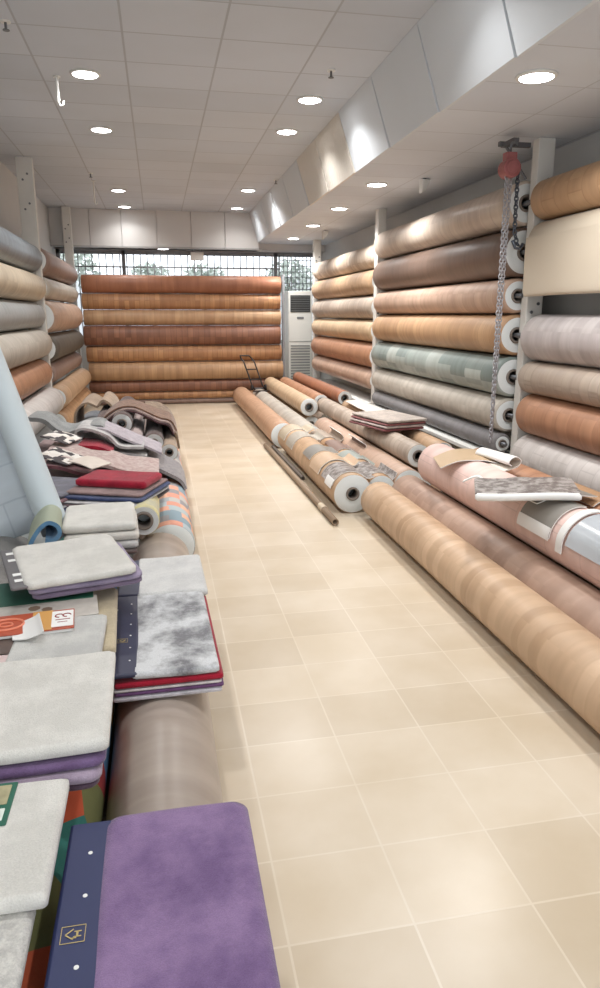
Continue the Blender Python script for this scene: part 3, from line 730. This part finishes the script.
# stacked carpet mats with red edges on the slim rolls
for k, (c, t, lab) in enumerate([((132, 74, 76), .02, 'dark red mat at the bottom of the small pile on the slim rolls'), ((206, 190, 184), .02, 'pale mat in the lower half of the small pile on the slim rolls'),
                               ((150, 92, 92), .018, 'dull red mat in the upper half of the small pile on the slim rolls'), ((196, 184, 174), .024, 'greige mat, topmost of the small pile on the slim rolls')]):
    mat_thing('carpet_sample', lab, 'carpet sample', (2.10+.01*k-.03, 6.3, .436+k*.025), .43, .66, t, carpet('mat_%d_pile' % k, c, tuple(int(x*.88) for x in c), 12), rot=.25, rc=.02, group='mats piled on the slim rolls', wave=.003)
folded_thing('underlay_sheet', 'creased white sheet lying behind the far slim rolls', 'underlay sheet', (2.30, 7.0, .425), [(-.12, .0), (0, .012), (.1, .0)], 1.3, .008, plain('white_underlay', (224, 216, 208), .6), rot=-.02)
# on the pink roll
folded_thing('sample_sheet', 'light wood sample sheet lying across the far end of the pink roll', 'sample sheet', (1.78, 4.08, .53), [(-.06, -.03), (.06, .02), (.2, .028), (.3, .01), (.36, .02)], .36, .006, [W['lightoak'], PAPER], rot=-.25, group=S)
folded_thing('curled_sheet', 'white sheet curled into a loose scroll beside the chain', 'curled sheet', (2.08, 3.85, .525), [(-.12, .0), (-.03, .006), (.04, .02), (.07, .055), (.04, .085), (-.005, .08), (-.025, .05), (0, .03)], .36, .006, [plain('cream_sheet_back', (226, 216, 204), .6), PAPER], rot=.15)
rt = empty('sample_catalogue', 'thick glossy marble sample catalogue with white edge on the pink roll', 'catalogue', (1.82, 3.22, .56), (.0, .0, -.42))
me = slab_mesh(.5, .34, .022, .01, drape=lambda x, y: .022*math.sin(x*7)*.6); link('cover', me, GL_mar, rt, (0, 0, .02))
me = slab_mesh(.5, .035, .035, .008, drape=lambda x, y: .022*math.sin(x*7)*.6); link('page_edges', me, PAPER, rt, (0, -.18, .004))
me = slab_mesh(.48, .33, .018, .006, drape=lambda x, y: .022*math.sin(x*7)*.6); link('pages', me, PAPER, rt, (0, 0, .0))
folded_thing('sample_sheet', 'small white folded card lying left of the marble catalogue', 'sample sheet', (1.66, 3.5, .55), [(-.05, .0), (.02, .03), (.06, .01), (.12, .02)], .05, .006, PAPER, rot=-.6)
folded_thing('sample_sheet', 'grey brown sheet under the marble catalogue on the pink roll', 'sample sheet', (1.92, 3.1, .545), [(-.1, -.01), (0, .012), (.14, .01), (.26, .0)], .42, .006, [GREYB, PAPER], rot=.1, group=S)
def over_pink(name, lab, y0, L, a0, a1, mats, rr=.153, th=.006, cat='sample sheet', curl=None): return draped(name, lab, 1.945, .403, rr, y0, L, a0, a1, th, mats, None, curl, 0, cat)
rt = over_pink('sample_sheet', 'grey board sheet with white label wrapped over the pink roll', 2.9, .3, 178, 80, [GREYB, PAPER])
o = draped('label_strip', '', 1.945, .403, .1605, 2.9, .3, 180, 158, .003, [PAPER, PAPER]); del o['label'], o['category']; o.parent = rt; o.location = (0, 0, 0); o['label'] = 'white label strip with grey lettering'
mb = MB()
for k in range(5):
    a = math.radians(169); mb.box(-.1645*1.0-.0002, -.1625, .06+.035*k, .082+.035*k, .026, .034)
tx = mb.build('lettering', GREYB, o, (0.004, 0, 0)); 
rt = over_pink('plastic_strap', 'white plastic strap round the pink roll', 2.78, .05, 190, 30, [PAPER, PAPER], .16, .006, 'strap')
rt = over_pink('plastic_wrap', 'clear bluish plastic wrap with grey trim over the near part of the pink roll', 1.4, 1.36, 172, 20, [plain('bluish_plastic', (196, 202, 208), .2, 0, .2, 6, .3), GREYB], .156, .006, 'plastic wrap')
draped('plastic_wrap', 'grey brown glossy sheet over the orange brown roll at right', 2.24, .381, .14, 1.6, 1.3, 140, 60, .006, [GL_mar, PAPER], cat='sample sheet')
draped('sample_sheet', 'orange wood sample sheet lying on the orange brown roll', 2.24, .381, .145, 3.1, .5, 130, 70, .006, [W['oak'], PAPER])

# ================================================================== LEFT PILE: supporting rolls
GL = 'rolls lying on the floor at left'
m_fog = V_('foggy_grey_wood_vinyl', (172, 158, 146), (158, 144, 133), .09, 6, (160, 146, 134), rough=.34, grainc=.86)
roll('flooring_roll', 'shiny grey brown roll on the floor along the left of the aisle', 'flooring roll', (-.042, -.2, .156), 3.9, .155, m_fog, rc=.06, seam=2.5, group=GL)
kids = patchwork('kids_carpet_print', [(196, 96, 66), (60, 120, 112), (206, 150, 90), (80, 116, 150), (142, 56, 68), (116, 118, 78), (190, 88, 60), (150, 60, 62)], 5.5, 4.5, 'UV', .5)
roll('carpet_roll', 'colourful play carpet roll under the white samples at left', 'carpet roll', (-.402, -.2, .201), 3.75, .2, kids, rc=.06, end=END_T, group=GL)
roll('carpet_roll', 'grey carpet roll on the floor at the far left under the samples', 'carpet roll', (-.805, -.1, .201), 3.65, .2, carpet('grey_roll_pile', (150, 148, 146), (130, 128, 126)), rc=.06, group=GL)
patch = patchwork('pastel_patch_print', [(226, 170, 148), (170, 174, 178), (146, 164, 174), (230, 184, 158), (196, 192, 188), (158, 156, 158), (222, 162, 142), (182, 192, 196)], 11, 9, 'UV')
roll('carpet_roll', 'pastel patchwork carpet roll with white end along the left of the aisle', 'carpet roll', (.015, 3.95, .141), 4.6, .14, patch, rc=.07, group=GL, core=PAPER)
roll('carpet_roll', 'brown carpet roll under the heap of rugs at left', 'carpet roll', (-.33, 3.7, .201), 4.8, .2, carpet('brown_roll_pile', (140, 124, 116), (120, 106, 100)), rc=.07, group=GL)
roll('carpet_roll', 'grey blue carpet roll under the heap of rugs, by the left rack', 'carpet roll', (-.735, 3.65, .201), 4.6, .2, carpet('greyblue_roll_pile', (128, 134, 142), (112, 118, 126)), rc=.07, group=GL)
# small rolls on the patchwork roll
def rug_roll(lab, x, y, z, r, L, c, rc=None, rot=0, end=END_W):
    roll('rug_roll', lab, 'rug roll', (x, y, z), L, r, c, rc=rc or r*.48, rot=rot, end=end, group='small rolled rugs in the left heap', core=CORE)
rug_roll('small rolled rug with thick white end and yellow outside, above the patchwork end', -.12, 3.62, .402, .082, .85, carpet('yellow_cream_pile', (216, 206, 150), (190, 186, 160)), .05)
rug_roll('small white-ended rug roll, rightmost in the far heap', .045, 5.75, .358, .072, 1.3, carpet('tan_pile', (170, 150, 130), (150, 130, 112)))
rug_roll('white-ended rug roll second from right in the far heap', -.075, 5.8, .43, .08, 1.3, carpet('dark_pile', (98, 80, 76), (80, 66, 64)))
rug_roll('small white-ended rug roll half hidden low in the far heap', -.235, 5.7, .462, .072, 1.3, carpet('pinkgrey_pile', (182, 164, 160), (160, 144, 142)))
rug_roll('white-ended rug roll at the upper left of the far heap', -.325, 5.85, .59, .085, 1.3, carpet('dark_pile', (98, 80, 76), (80, 66, 64)))
rug_roll('dark brown rug roll below the red folded rug', -.18, 4.02, .455, .062, .6, carpet('dark_pile', (98, 80, 76), (80, 66, 64)), rot=1.1, end=END_T) if False else None
roll('rug_roll', 'short dark rug roll hidden under the wavy striped rugs', 'rug roll', (-.52, 6.2, .49), 1.2, .085, carpet('dark_pile', (98, 80, 76), (80, 66, 64)), group='small rolled rugs in the left heap')

# wavy rugs over the far rolls
brownp = carpet('brown_rug_pile', (136, 108, 92), (108, 84, 72), 20); dkred = carpet('dark_plum_pile', (96, 66, 68), (76, 54, 58), 20)
pinkw = carpet('pink_white_pile', (206, 184, 176), (184, 160, 154), 20); greyr = carpet('ribbed_grey_pile', (160, 154, 154), (126, 122, 126), 40)
lgrey = carpet('light_grey_pile', (196, 194, 192), (172, 170, 170), 14); crim = carpet('crimson_pile', (164, 36, 56), (140, 28, 48), 12)
arch = [(-.34, -.13), (-.27, .0), (-.14, .09), (.0, .11), (.14, .06), (.27, .0), (.37, -.03), (.42, -.12)]
for k, (m_, lab) in enumerate([(dkred, 'dark plum rug arched over the small rolls, lowest of three'), (pinkw, 'pinkish white rug arched over the small rolls, middle of three'), (brownp, 'brown rug arched on top of the far heap')]):
    folded_thing('folded_rug', lab, 'rug', (-.25, 6.0+.03*k, .565+.014*k), [(x*.8*(1+.04*k), z*.85*(1+.05*k)) for x, z in arch], .5, .012, m_, group='rugs arched over the far heap')
folded_thing('folded_rug', 'brown mottled rug drooping at the far right of the heap', 'rug', (-.04, 6.2, .46), [(-.12, .12), (0, .11), (.1, .05), (.15, -.06), (.165, -.16)], 1.1, .02, carpet('mottled_brown', (150, 132, 112), (104, 84, 70), 16))
folded_thing('folded_rug', 'tan rug bundle at the upper left of the far heap', 'rug', (-.66, 6.9, .47), [(-.15, -.1), (-.13, .08), (-.04, .16), (.06, .12), (.12, .18), (.2, .1), (.22, -.05)], .8, .02, carpet('tan_pile', (170, 150, 130), (150, 130, 112)))
# ribbed grey rug folded back on itself, flowing to the right over the patchwork roll
folded_thing('folded_rug', 'ribbed grey rug running down over the patchwork roll', 'rug', (-.3, 5.0, .42), [(-.32, .16), (-.2, .1), (-.05, .03), (.1, .0), (.22, -.04), (.32, -.09), (.40, -.14), (.435, -.2)], .62, .022, greyr)
folded_thing('folded_rug', 'pale grey rug folded into a loop on the ribbed grey rug', 'rug', (-.34, 5.12, .455), [(.22, .0), (.05, .03), (-.08, .05), (-.22, .12), (-.26, .18), (-.2, .2), (-.06, .15), (.02, .07), (.14, .05), (.2, .05)], .42, .018, lgrey)
folded_thing('folded_rug', 'second fold of pale lilac rug over the loop of grey rug', 'rug', (-.30, 5.22, .475), [(-.26, .15), (-.14, .16), (.0, .1), (.1, .05), (.2, .01), (.28, -.03)], .4, .016, carpet('lilac_pile', (184, 176, 182), (164, 156, 164), 20))
folded_thing('folded_rug', 'grey sheet with rolled lip at the left of the heap', 'rug', (-.73, 5.3, .565), [(-.22, .14), (-.12, .13), (-.04, .06), (.06, .03), (.18, .07), (.27, .07), (.3, .04)], .4, .03, carpet('slate_pile', (150, 152, 152), (130, 132, 132), 10))
folded_thing('folded_rug', 'crimson rug piece behind the cream wavy rug', 'rug', (-.56, 4.95, .50), [(-.15, .06), (0, .05), (.1, .04), (.2, -.0)], .3, .03, crim)
folded_thing('folded_rug', 'cream and pink flecked wavy rug across the heap', 'rug', (-.42, 4.5, .45), [(-.32, .13), (-.2, .12), (-.08, .08), (.05, .06), (.16, .02), (.3, .0), (.38, -.015)], .5, .022, carpet('flecked_cream_pile', (204, 188, 182), (178, 150, 146), 30))
folded_thing('folded_rug', 'dull maroon rug under the cream flecked rug', 'rug', (-.42, 4.36, .425), [(-.3, .12), (-.2, .11), (-.08, .07), (.05, .045), (.16, .015), (.3, .0)], .45, .02, carpet('maroon_pile', (126, 84, 88), (104, 66, 72), 20))
folded_thing('folded_rug', 'grey pink rug base layer on the floor rolls in the middle of the heap', 'rug', (-.5, 4.3, .405), [(-.45, .05), (-.3, .03), (-.1, .0), (.1, .0), (.25, .0), (.33, -.03)], 1.6, .02, carpet('greypink_pile', (160, 140, 140), (136, 118, 120), 20))

# red folded rug on layered mats
base = [(-.34, 3.72)]
layers = [('dark grey mat, lowest below the red folded rug', (84, 78, 84), .02, .44, .52, (.02, .02)), ('mauve mat in the pile below the red folded rug', (150, 128, 132), .018, .46, .50, (.0, .0)),
          ('thin white mat in the pile below the red folded rug', (214, 210, 212), .008, .50, .46, (.0, -.02)), ('navy blue mat just under the red folded rug', (66, 78, 118), .018, .48, .45, (.02, .0)),
          ('greyish pink mat directly under the red folded rug', (156, 130, 128), .016, .44, .42, (.03, .02)), ('crimson folded rug on top of the middle pile', (172, 34, 58), .045, .42, .27, (.035, .04))]
z = .425
for k, (lab, c, t, w, d, (dx, dy)) in enumerate(layers):
    mat_thing('carpet_sample' if k < 5 else 'folded_rug', lab, 'carpet sample' if k < 5 else 'rug', (-.29+dx, 3.98+dy, z), w, d, t, carpet('layer_pile_%d' % k, c, tuple(int(q*.85) for q in c), 14), rot=-.38, rc=.025, wave=.004)
    z += t+.003
for k, (lab, c, t) in enumerate([('navy mat at the left beside the red pile', (60, 68, 104), .02), ('white-edged thin mat at the left beside the red pile', (206, 204, 210), .008), ('dusty mauve mat on top at the left beside the red pile', (146, 110, 116), .02), ('grey blue mat topmost at the left beside the red pile', (128, 128, 140), .016)]):
    mat_thing('carpet_sample', lab, 'carpet sample', (-.62, 3.98+.03*k, .425+k*.023), .34, .42, t, carpet('leftlayer_pile_%d' % k, c, tuple(int(q*.85) for q in c), 14), rot=-.42, rc=.02, wave=.004)
# labels with black and white pattern
M_bw = patchwork('black_white_label_print', [(228, 224, 218), (84, 80, 82), (214, 208, 200), (222, 216, 210)], 18, 20, 'Object', .5)
folded_thing('sample_label', 'black and white patterned label card, upper left of the heap', 'label', (-.72, 4.85, .64), [(-.09, .02), (0, .0), (.09, -.03)], .26, .006, M_bw, rot=-.3, wob=.002)
folded_thing('sample_label', 'black and white patterned label card, lower left of the heap', 'label', (-.68, 4.4, .59), [(-.09, .03), (0, .0), (.1, -.03)], .26, .006, M_bw, rot=-.35, wob=.002)
folded_thing('sample_label', 'cream pointed label card lying before the crimson folded rug', 'label', (-.50, 4.3, .57), [(-.09, .02), (0, .01), (.09, -.015)], .18, .006, plain('cream_card', (222, 210, 198), .6, 0, .2, 30), rot=-.6, wob=.002)

# white stack of samples with blue rolled mat
wht = carpet('white_wool_pile', (222, 220, 214), (208, 206, 200), 10); wh2 = carpet('off_white_pile', (214, 210, 202), (196, 192, 186), 10)
lil = carpet('lilac_grey_pile', (160, 148, 172), (140, 130, 156), 10)
for k, (m_, t, lab, dx) in enumerate([(carpet('dark_pile', (98, 80, 76), (80, 66, 64)), .015, 'dark thin mat at the bottom of the white pile behind the large white sample', 0), (lgrey, .03, 'light grey mat in the white pile beside the blue rolled mat', .005),
                                     (wh2, .035, 'off-white mat second from top beside the blue rolled mat', .01), (wht, .04, 'white thick mat, topmost beside the blue rolled mat', .0)]):
    mat_thing('carpet_sample', lab, 'carpet sample', (-.315+dx, 3.30+.02*k, .405+k*.0+sum([.016, .031, .036, .04][:k])), .33, .46-.02*k, t, m_, rot=.06, rc=.02, group='white mats piled beside the blue rolled mat', wave=.003)
bluec = carpet('sky_blue_pile', (112, 158, 196), (98, 142, 182), 10)
folded_thing('rolled_mat', 'sky blue mat curled over with green and grey backing', 'mat', (-.525, 3.08, .50), [(-.075, -.09), (-.055, -.02), (-.02, .035), (.015, .06), (.045, .045), (.05, .015), (.025, -.005), (.0, .0)], .32, .018, [plain('greenish_backing', (164, 172, 152), .7), bluec], rot=.12)

# leaning pale blue roll with its sheet end
paleb = V_('pale_blue_tile_vinyl', (196, 208, 218), (188, 201, 212), .16, .3, (178, 192, 204), rough=.3, grainc=.93)
rt = empty('leaning_sheet_roll', 'tall pale blue roll leaning left with its sheet partly unrolled', 'flooring roll', (-.525, 3.40, .43))
ax = Vector((-.33, .25, 1.0)).normalized()
me = wound(1.5, .070, .022, 0, 0, .01); o = link('wound_sheet', me, [plain('pale_blue_back', (204, 216, 222), .5, 0, .06, 3), END_W], rt)
o.rotation_euler = ax.to_track_quat('Y', 'Z').to_euler()
mb = MB(); V = []; nn = 12
for i in range(nn+1):
    for j in range(11):
        s = 1.33*i/nn+.01; p = ax*s; u = j/10
        V.append(p + Vector((-.03-.55*u, .052+.06*u+.02*math.sin(u*7), -.18*u*(1-.2*i/nn)+.008*math.sin(6*u+s*4))))
F = [(i*11+j, (i+1)*11+j, (i+1)*11+j+1, i*11+j+1) for i in range(nn) for j in range(10)]
me = bpy.data.meshes.new('loose_sheet'); me.from_pydata(V, [], F); uvl = me.uv_layers.new(name='UVMap')
for p in me.polygons:
    p.use_smooth = True
    for li in p.loop_indices:
        vi = me.loops[li].vertex_index; uvl.data[li].uv = ((vi % 11)/10*.6, (vi//11)/nn*1.2)
o = link('loose_sheet', me, paleb, rt); so = o.modifiers.new('solid', 'SOLIDIFY'); so.thickness = .006

# large white sample (upper) with grey label, lilac layers below
mat_thing('carpet_sample', 'lilac mat under the tilted white sample', 'carpet sample', (-.325, 2.53, .55), .38, .41, .02, lil, rot=.26, rc=.03, group='mats under the tilted white sample')
mat_thing('carpet_sample', 'purple grey mat at the bottom under the tilted white sample', 'carpet sample', (-.32, 2.54, .525), .37, .40, .022, carpet('purple_grey_pile', (142, 126, 150), (126, 112, 134)), rot=.25, rc=.03, group='mats under the tilted white sample')
rt = empty('carpet_sample', 'white wool sample with grey printed label on its left, lying tilted', 'carpet sample', (-.345, 2.52, .572), (0, 0, .28))
link('pile', slab_mesh(.37, .43, .032, .03, wave=.008), wht, rt)
link('label_band', slab_mesh(.055, .42, .012, .008), plain('grey_printed_label', (112, 108, 110), .4, 0, .3, 60), rt, (-.20, 0, .010))
mb = MB()
for k, yy in enumerate((-.16, -.1, .06, .14)): mb.box(-.21, -.18, yy, yy+.025, .0225, .0235)
mb.build('label_marks', PAPER, rt)

# catalogues and cards between
def booklet(lab, x, y, z, w, d, rot, mcover, t=.014, marks=None, curlk=0):
    rt = empty('catalogue', lab, 'catalogue', (x, y, z), (0, 0, rot))
    link('cover', slab_mesh(w, d, .003, .004, 8, 8, drape=(lambda a, b: curlk*(a/w)**2)), mcover, rt, (0, 0, t-.003))
    link('pages', slab_mesh(w*.98, d*.98, t-.004, .003, 8, 8, drape=(lambda a, b: curlk*(a/w)**2)), PAPER, rt)
    return rt
mat_thing('carpet_sample', 'beige mat lying between the cards and the navy-edged grey sample', 'carpet sample', (-.30, 2.24, .455), .24, .50, .03, carpet('sand_pile', (204, 190, 160), (186, 172, 146)), rot=.04, rc=.015)
mat_thing('carpet_sample', 'brown mat lying on the play carpet roll below the cards', 'carpet sample', (-.52, 2.1, .405), .66, 1.0, .045, carpet('umber_pile', (120, 98, 88), (98, 80, 74)), rot=.03, rc=.03)
mat_thing('carpet_sample', 'light grey mat with a curled white corner beside the orange catalogue', 'carpet sample', (-.335, 2.0, .487), .26, .36, .03, carpet('dove_pile', (206, 206, 202), (188, 188, 186)), rot=.0, rc=.015)
folded_thing('folded_corner', 'white curled card corner on the light grey mat', 'card', (-.415, 2.0, .52), [(-.05, .0), (-.01, .004), (.03, .02), (.05, .035)], .12, .003, PAPER, rot=-.3, skew=-.6)
gb = booklet('dark green catalogue with white label under the tilted white sample', -.44, 2.42, .503, .34, .22, .1, plain('dark_green_print', (36, 92, 72), .4, 0, .4, 25))
link('label', slab_mesh(.05, .07, .002, .003, 4, 4), PAPER, gb, (.135, -.03, .0145))
wb = booklet('white floral catalogue below the dark green one', -.42, 2.25, .5, .36, .17, .12, plain('floral_print', (206, 200, 192), .4, 0, .35, 28))
mb = MB()
for (a, c, s) in ((-.02, .02, .02), (.02, .0, .018), (.0, -.03, .015), (.05, -.04, .012), (-.04, -.04, .012)): mb.disc((a, c, .0143), s, .001, 7)
mb.build('flower_print', plain('brown_print', (128, 108, 92), .5), wb)
ob = booklet('red and orange catalogue with a white oval emblem plate', -.45, 2.12, .515, .30, .15, .1, plain('red_orange_print', (190, 84, 52), .35, 0, .3, 12))
link('orange_panel', slab_mesh(.06, .146, .002, .002, 4, 4), plain('orange_print', (214, 158, 80), .35), ob, (.055, 0, .0145))
link('white_plate', slab_mesh(.065, .12, .002, .002, 4, 4), PAPER, ob, (.115, 0, .0147))
mb = MB(); ptsA = [(.052*math.cos(a)-.05, .04*math.sin(a), .0152) for a in [2*PI*k/24 for k in range(25)]]; mb.tube(ptsA, .004, 6)
mb.tube([(.02*math.cos(a)-.05, .014*math.sin(a), .0152) for a in [2*PI*k/16 for k in range(17)]], .003, 6)
mb.build('oval_print', plain('pale_red_print', (232, 140, 110), .3), ob)
mb = MB()
mb.tube([(.012*math.cos(a)+.105, .02+.012*math.sin(a), .0165) for a in [2*PI*k/12 for k in range(10)]], .0025, 5); mb.tube([(.012*math.cos(a)+.128, .02+.012*math.sin(a), .0165) for a in [2*PI*k/12 for k in range(10)]], .0025, 5)
mb.box(.094, .138, -.012, -.007, .0166, .0172); mb.box(.1, .13, -.03, -.026, .0166, .0172)
mb.build('emblem', plain('dark_red_print', (140, 40, 34), .4), ob)
booklet('dark brown printed catalogue below the red one at the left edge', -.48, 2.0, .5, .26, .12, .05, plain('dark_brown_print', (110, 92, 84), .4, 0, .5, 24))
booklet('white leaflet with red edge beside the brown catalogue', -.50, 1.9, .5, .26, .1, .02, plain('white_red_print', (224, 200, 198), .4, 0, .3, 20))

# large white sample L and layers below
mat_thing('carpet_sample', 'dark mauve mat low in the pile under the big white sample', 'carpet sample', (-.40, 1.63, .435), .44, .48, .018, carpet('dmauve_pile', (104, 84, 100), (90, 72, 86)), rot=.02, rc=.03, group='mats under the big white sample')
mat_thing('carpet_sample', 'lilac mat under the big white sample, its front edge showing', 'carpet sample', (-.40, 1.62, .455), .45, .48, .028, carpet('lilac2_pile', (176, 160, 178), (158, 142, 162)), rot=.03, rc=.03, group='mats under the big white sample')
mat_thing('carpet_sample', 'purple mat directly under the big white sample', 'carpet sample', (-.385, 1.625, .484), .44, .46, .022, carpet('purple2_pile', (118, 96, 134), (104, 82, 118)), rot=.03, rc=.03, group='mats under the big white sample')
mat_thing('carpet_sample', 'big white rectangular wool sample at the left edge', 'carpet sample', (-.385, 1.635, .507), .46, .45, .035, wht, rot=.02, rc=.018)
# lower-left pale ones
mat_thing('carpet_sample', 'play-carpet offcut lying under the lower left pale samples', 'carpet sample', (-.48, 1.0, .405), .30, .95, .03, carpet('umber_pile', (120, 98, 88), (98, 80, 74)), rc=.02)
mat_thing('carpet_sample', 'grey mat hidden beneath the white sample with the green-framed label', 'carpet sample', (-.41, 1.22, .437), .33, .27, .032, lgrey, rc=.01)
rt = empty('carpet_sample', 'long off-white sample below the big white one, green-framed label at left', 'carpet sample', (-.405, 1.2, .471), (0, 0, .0))
link('pile', slab_mesh(.35, .325, .033, .01, wave=.003), wht, rt)
link('picture_label', slab_mesh(.12, .13, .003, .003, 4, 4), plain('green_frame_print', (30, 98, 78), .4), rt, (.015, .09, .0345))
link('picture', slab_mesh(.10, .06, .002, .002, 4, 4), plain('floral_photo', (198, 190, 150), .4, 0, .6, 40), rt, (.015, .115, .037))
link('caption', slab_mesh(.10, .035, .002, .002, 4, 4), plain('pale_green_caption', (220, 228, 220), .4), rt, (.015, .055, .037))
mat_thing('carpet_sample', 'pale speckled grey sample at the bottom left corner', 'carpet sample', (-.42, .86, .439), .33, .43, .032, carpet('speckled_grey_pile', (214, 212, 206), (186, 184, 180), 60), rc=.012, rot=.0)

# ---------------- logo band sample helpers
GOLD = plain('gold_print', (196, 176, 120), .4, .2, .1)
def house_logo(parent, x, y, z, s, rot=0):
    mb = MB()
    def seg(a, b, w=.0016):
        a = Vector((*a, 0)); b = Vector((*b, 0)); d = (b-a).normalized(); n_ = Vector((-d.y, d.x, 0))*w*s/.03
        mb.add([a-n_, b-n_, b+n_, a+n_], [(0, 1, 2, 3)])
        mb.v = mb.v
    k = s
    for a, b in [((-1, -1), (1, -1)), ((1, -1), (1, 1)), ((1, 1), (-1, 1)), ((-1, 1), (-1, -1))]: seg((a[0]*k, a[1]*k*1.15), (b[0]*k, b[1]*k*1.15), .0009)
    for a, b in [((-.6, .0), (0, .75)), ((0, .75), (.6, .0)), ((-.45, .1), (-.45, -.35)), ((-.3, -.35), (.3, -.35)), ((-.3, -.1), (-.3, -.8)), ((.3, -.1), (.3, -.8)), ((-.3, -.45), (.3, -.45)), ((-.6, 0), (-.3, -.1))]: seg((a[0]*k, a[1]*k), (b[0]*k, b[1]*k))
    o = mb.build('logo', GOLD, parent, (x, y, z), (0, 0, rot))
    so = o.modifiers.new('s', 'SOLIDIFY'); so.thickness = .0008
    return o
navy = plain('navy_printed_card', (44, 52, 92), .5, 0, .12, 12)
navy2 = plain('midnight_printed_card', (58, 60, 84), .5, 0, .15, 20)

# purple sample with navy band (front)
mat_thing('carpet_sample', 'navy mat under the purple sample, filling the gap above the grey roll', 'carpet sample', (-.01, .95, .318), .25, .62, .082, carpet('dnavy_pile', (52, 48, 80), (44, 42, 70)), rc=.02, wave=.0)
rt = empty('carpet_sample', 'thick purple wool sample with navy logo band, at the bottom', 'carpet sample', (-.008, .955, .405), (0, 0, .0))
link('pile', slab_mesh(.292, .68, .045, .035, 20, 30, wave=.004), carpet('purple_wool_pile', (146, 120, 160), (112, 88, 130), 7, .38, .64, 420), rt, (0, 0, 0))
bd = link('label_band', slab_mesh(.085, .665, .02, .006), navy, rt, (-.172, 0, .018))
house_logo(bd, -.008, .055, .0215, .017, PI/2*-1+PI)
for yy in (.24, .135, -.01, -.2): MB().disc((.004, yy, .0205), .0042, .0008, 10).build('dot', PAPER, bd)
# grey mottled samples with navy flap
mott = carpet('mottled_grey_shag', (214, 216, 218), (124, 124, 128), 6.5, .42, .62, 260)
palesh = carpet('pale_shag', (218, 218, 216), (196, 196, 196), 9, .4, .7, 260)
for k, (c, z0, t, lab) in enumerate([((204, 200, 206), .316, .016, 'white-backed mat, lowest under the grey mottled sample'), ((110, 76, 116), .333, .012, 'purple mat under the grey mottled sample'), ((214, 208, 208), .346, .008, 'thin white mat under the grey mottled sample'), ((168, 30, 52), .355, .02, 'crimson mat just under the grey mottled sample')]):
    mat_thing('carpet_sample', lab, 'carpet sample', (-.028+.006*(k % 2), 2.285+.002*k, z0), .33, .65, t, carpet('under_pile_%d' % k, c, tuple(int(q*.85) for q in c), 14), rc=.01, wave=.0, rot=.02)
rt = empty('carpet_sample', 'grey and white mottled shag sample with starry navy band', 'carpet sample', (.0, 2.28, .377), (0, 0, .02))
link('pile', slab_mesh(.262, .62, .026, .008, 20, 26, wave=.006), mott, rt)
bd = link('label_band', slab_mesh(.10, .62, .016, .006), navy2, rt, (-.165, 0, .012))
house_logo(bd, .0, -.08, .0175, .014, PI/2)
for i_ in range(12): MB().disc((-.025+.05*(i_ % 2), -.27+.045*i_, .0165), .0033, .0008, 8).build('dot', PAPER, bd)
rt = empty('carpet_sample', 'pale white shag sample just behind the grey mottled one', 'carpet sample', (.005, 2.80, .377), (0, 0, .02))
link('pile', slab_mesh(.27, .42, .032, .008, 20, 18, wave=.006), palesh, rt)
link('label_band', slab_mesh(.09, .4, .016, .006), navy2, rt, (-.165, 0, .012))
mat_thing('carpet_sample', 'dark mat under the pale white shag sample', 'carpet sample', (-.01, 2.82, .316), .29, .36, .058, carpet('dnavy_pile', (52, 48, 80), (44, 42, 70)), rc=.01, wave=0)

# ================================================================== LIGHT, WORLD, CAMERA
w = bpy.data.worlds.new('world'); SC.world = w; w.use_nodes = True
bg = w.node_tree.nodes['Background']; bg.inputs[0].default_value = (.93, .97, 1, 1); bg.inputs[1].default_value = 2.2
cam = bpy.data.cameras.new('camera'); co = bpy.data.objects.new('camera', cam); COL.objects.link(co)
f = 700.0; yaw = math.atan(143/math.hypot(700, 179)); pit = math.atan(179/700)
co.location = (0, 0, 1.45); co.rotation_euler = (PI/2-pit, 0, -yaw)
cam.sensor_fit = 'VERTICAL'; cam.sensor_height = 36; cam.lens = 36*f/988; cam.clip_start = .05
SC.camera = co
SC.view_settings.view_transform = 'Standard'; SC.view_settings.look = 'None'; SC.view_settings.gamma = 1; SC.view_settings.exposure = .12
SC.view_settings.use_curve_mapping = False
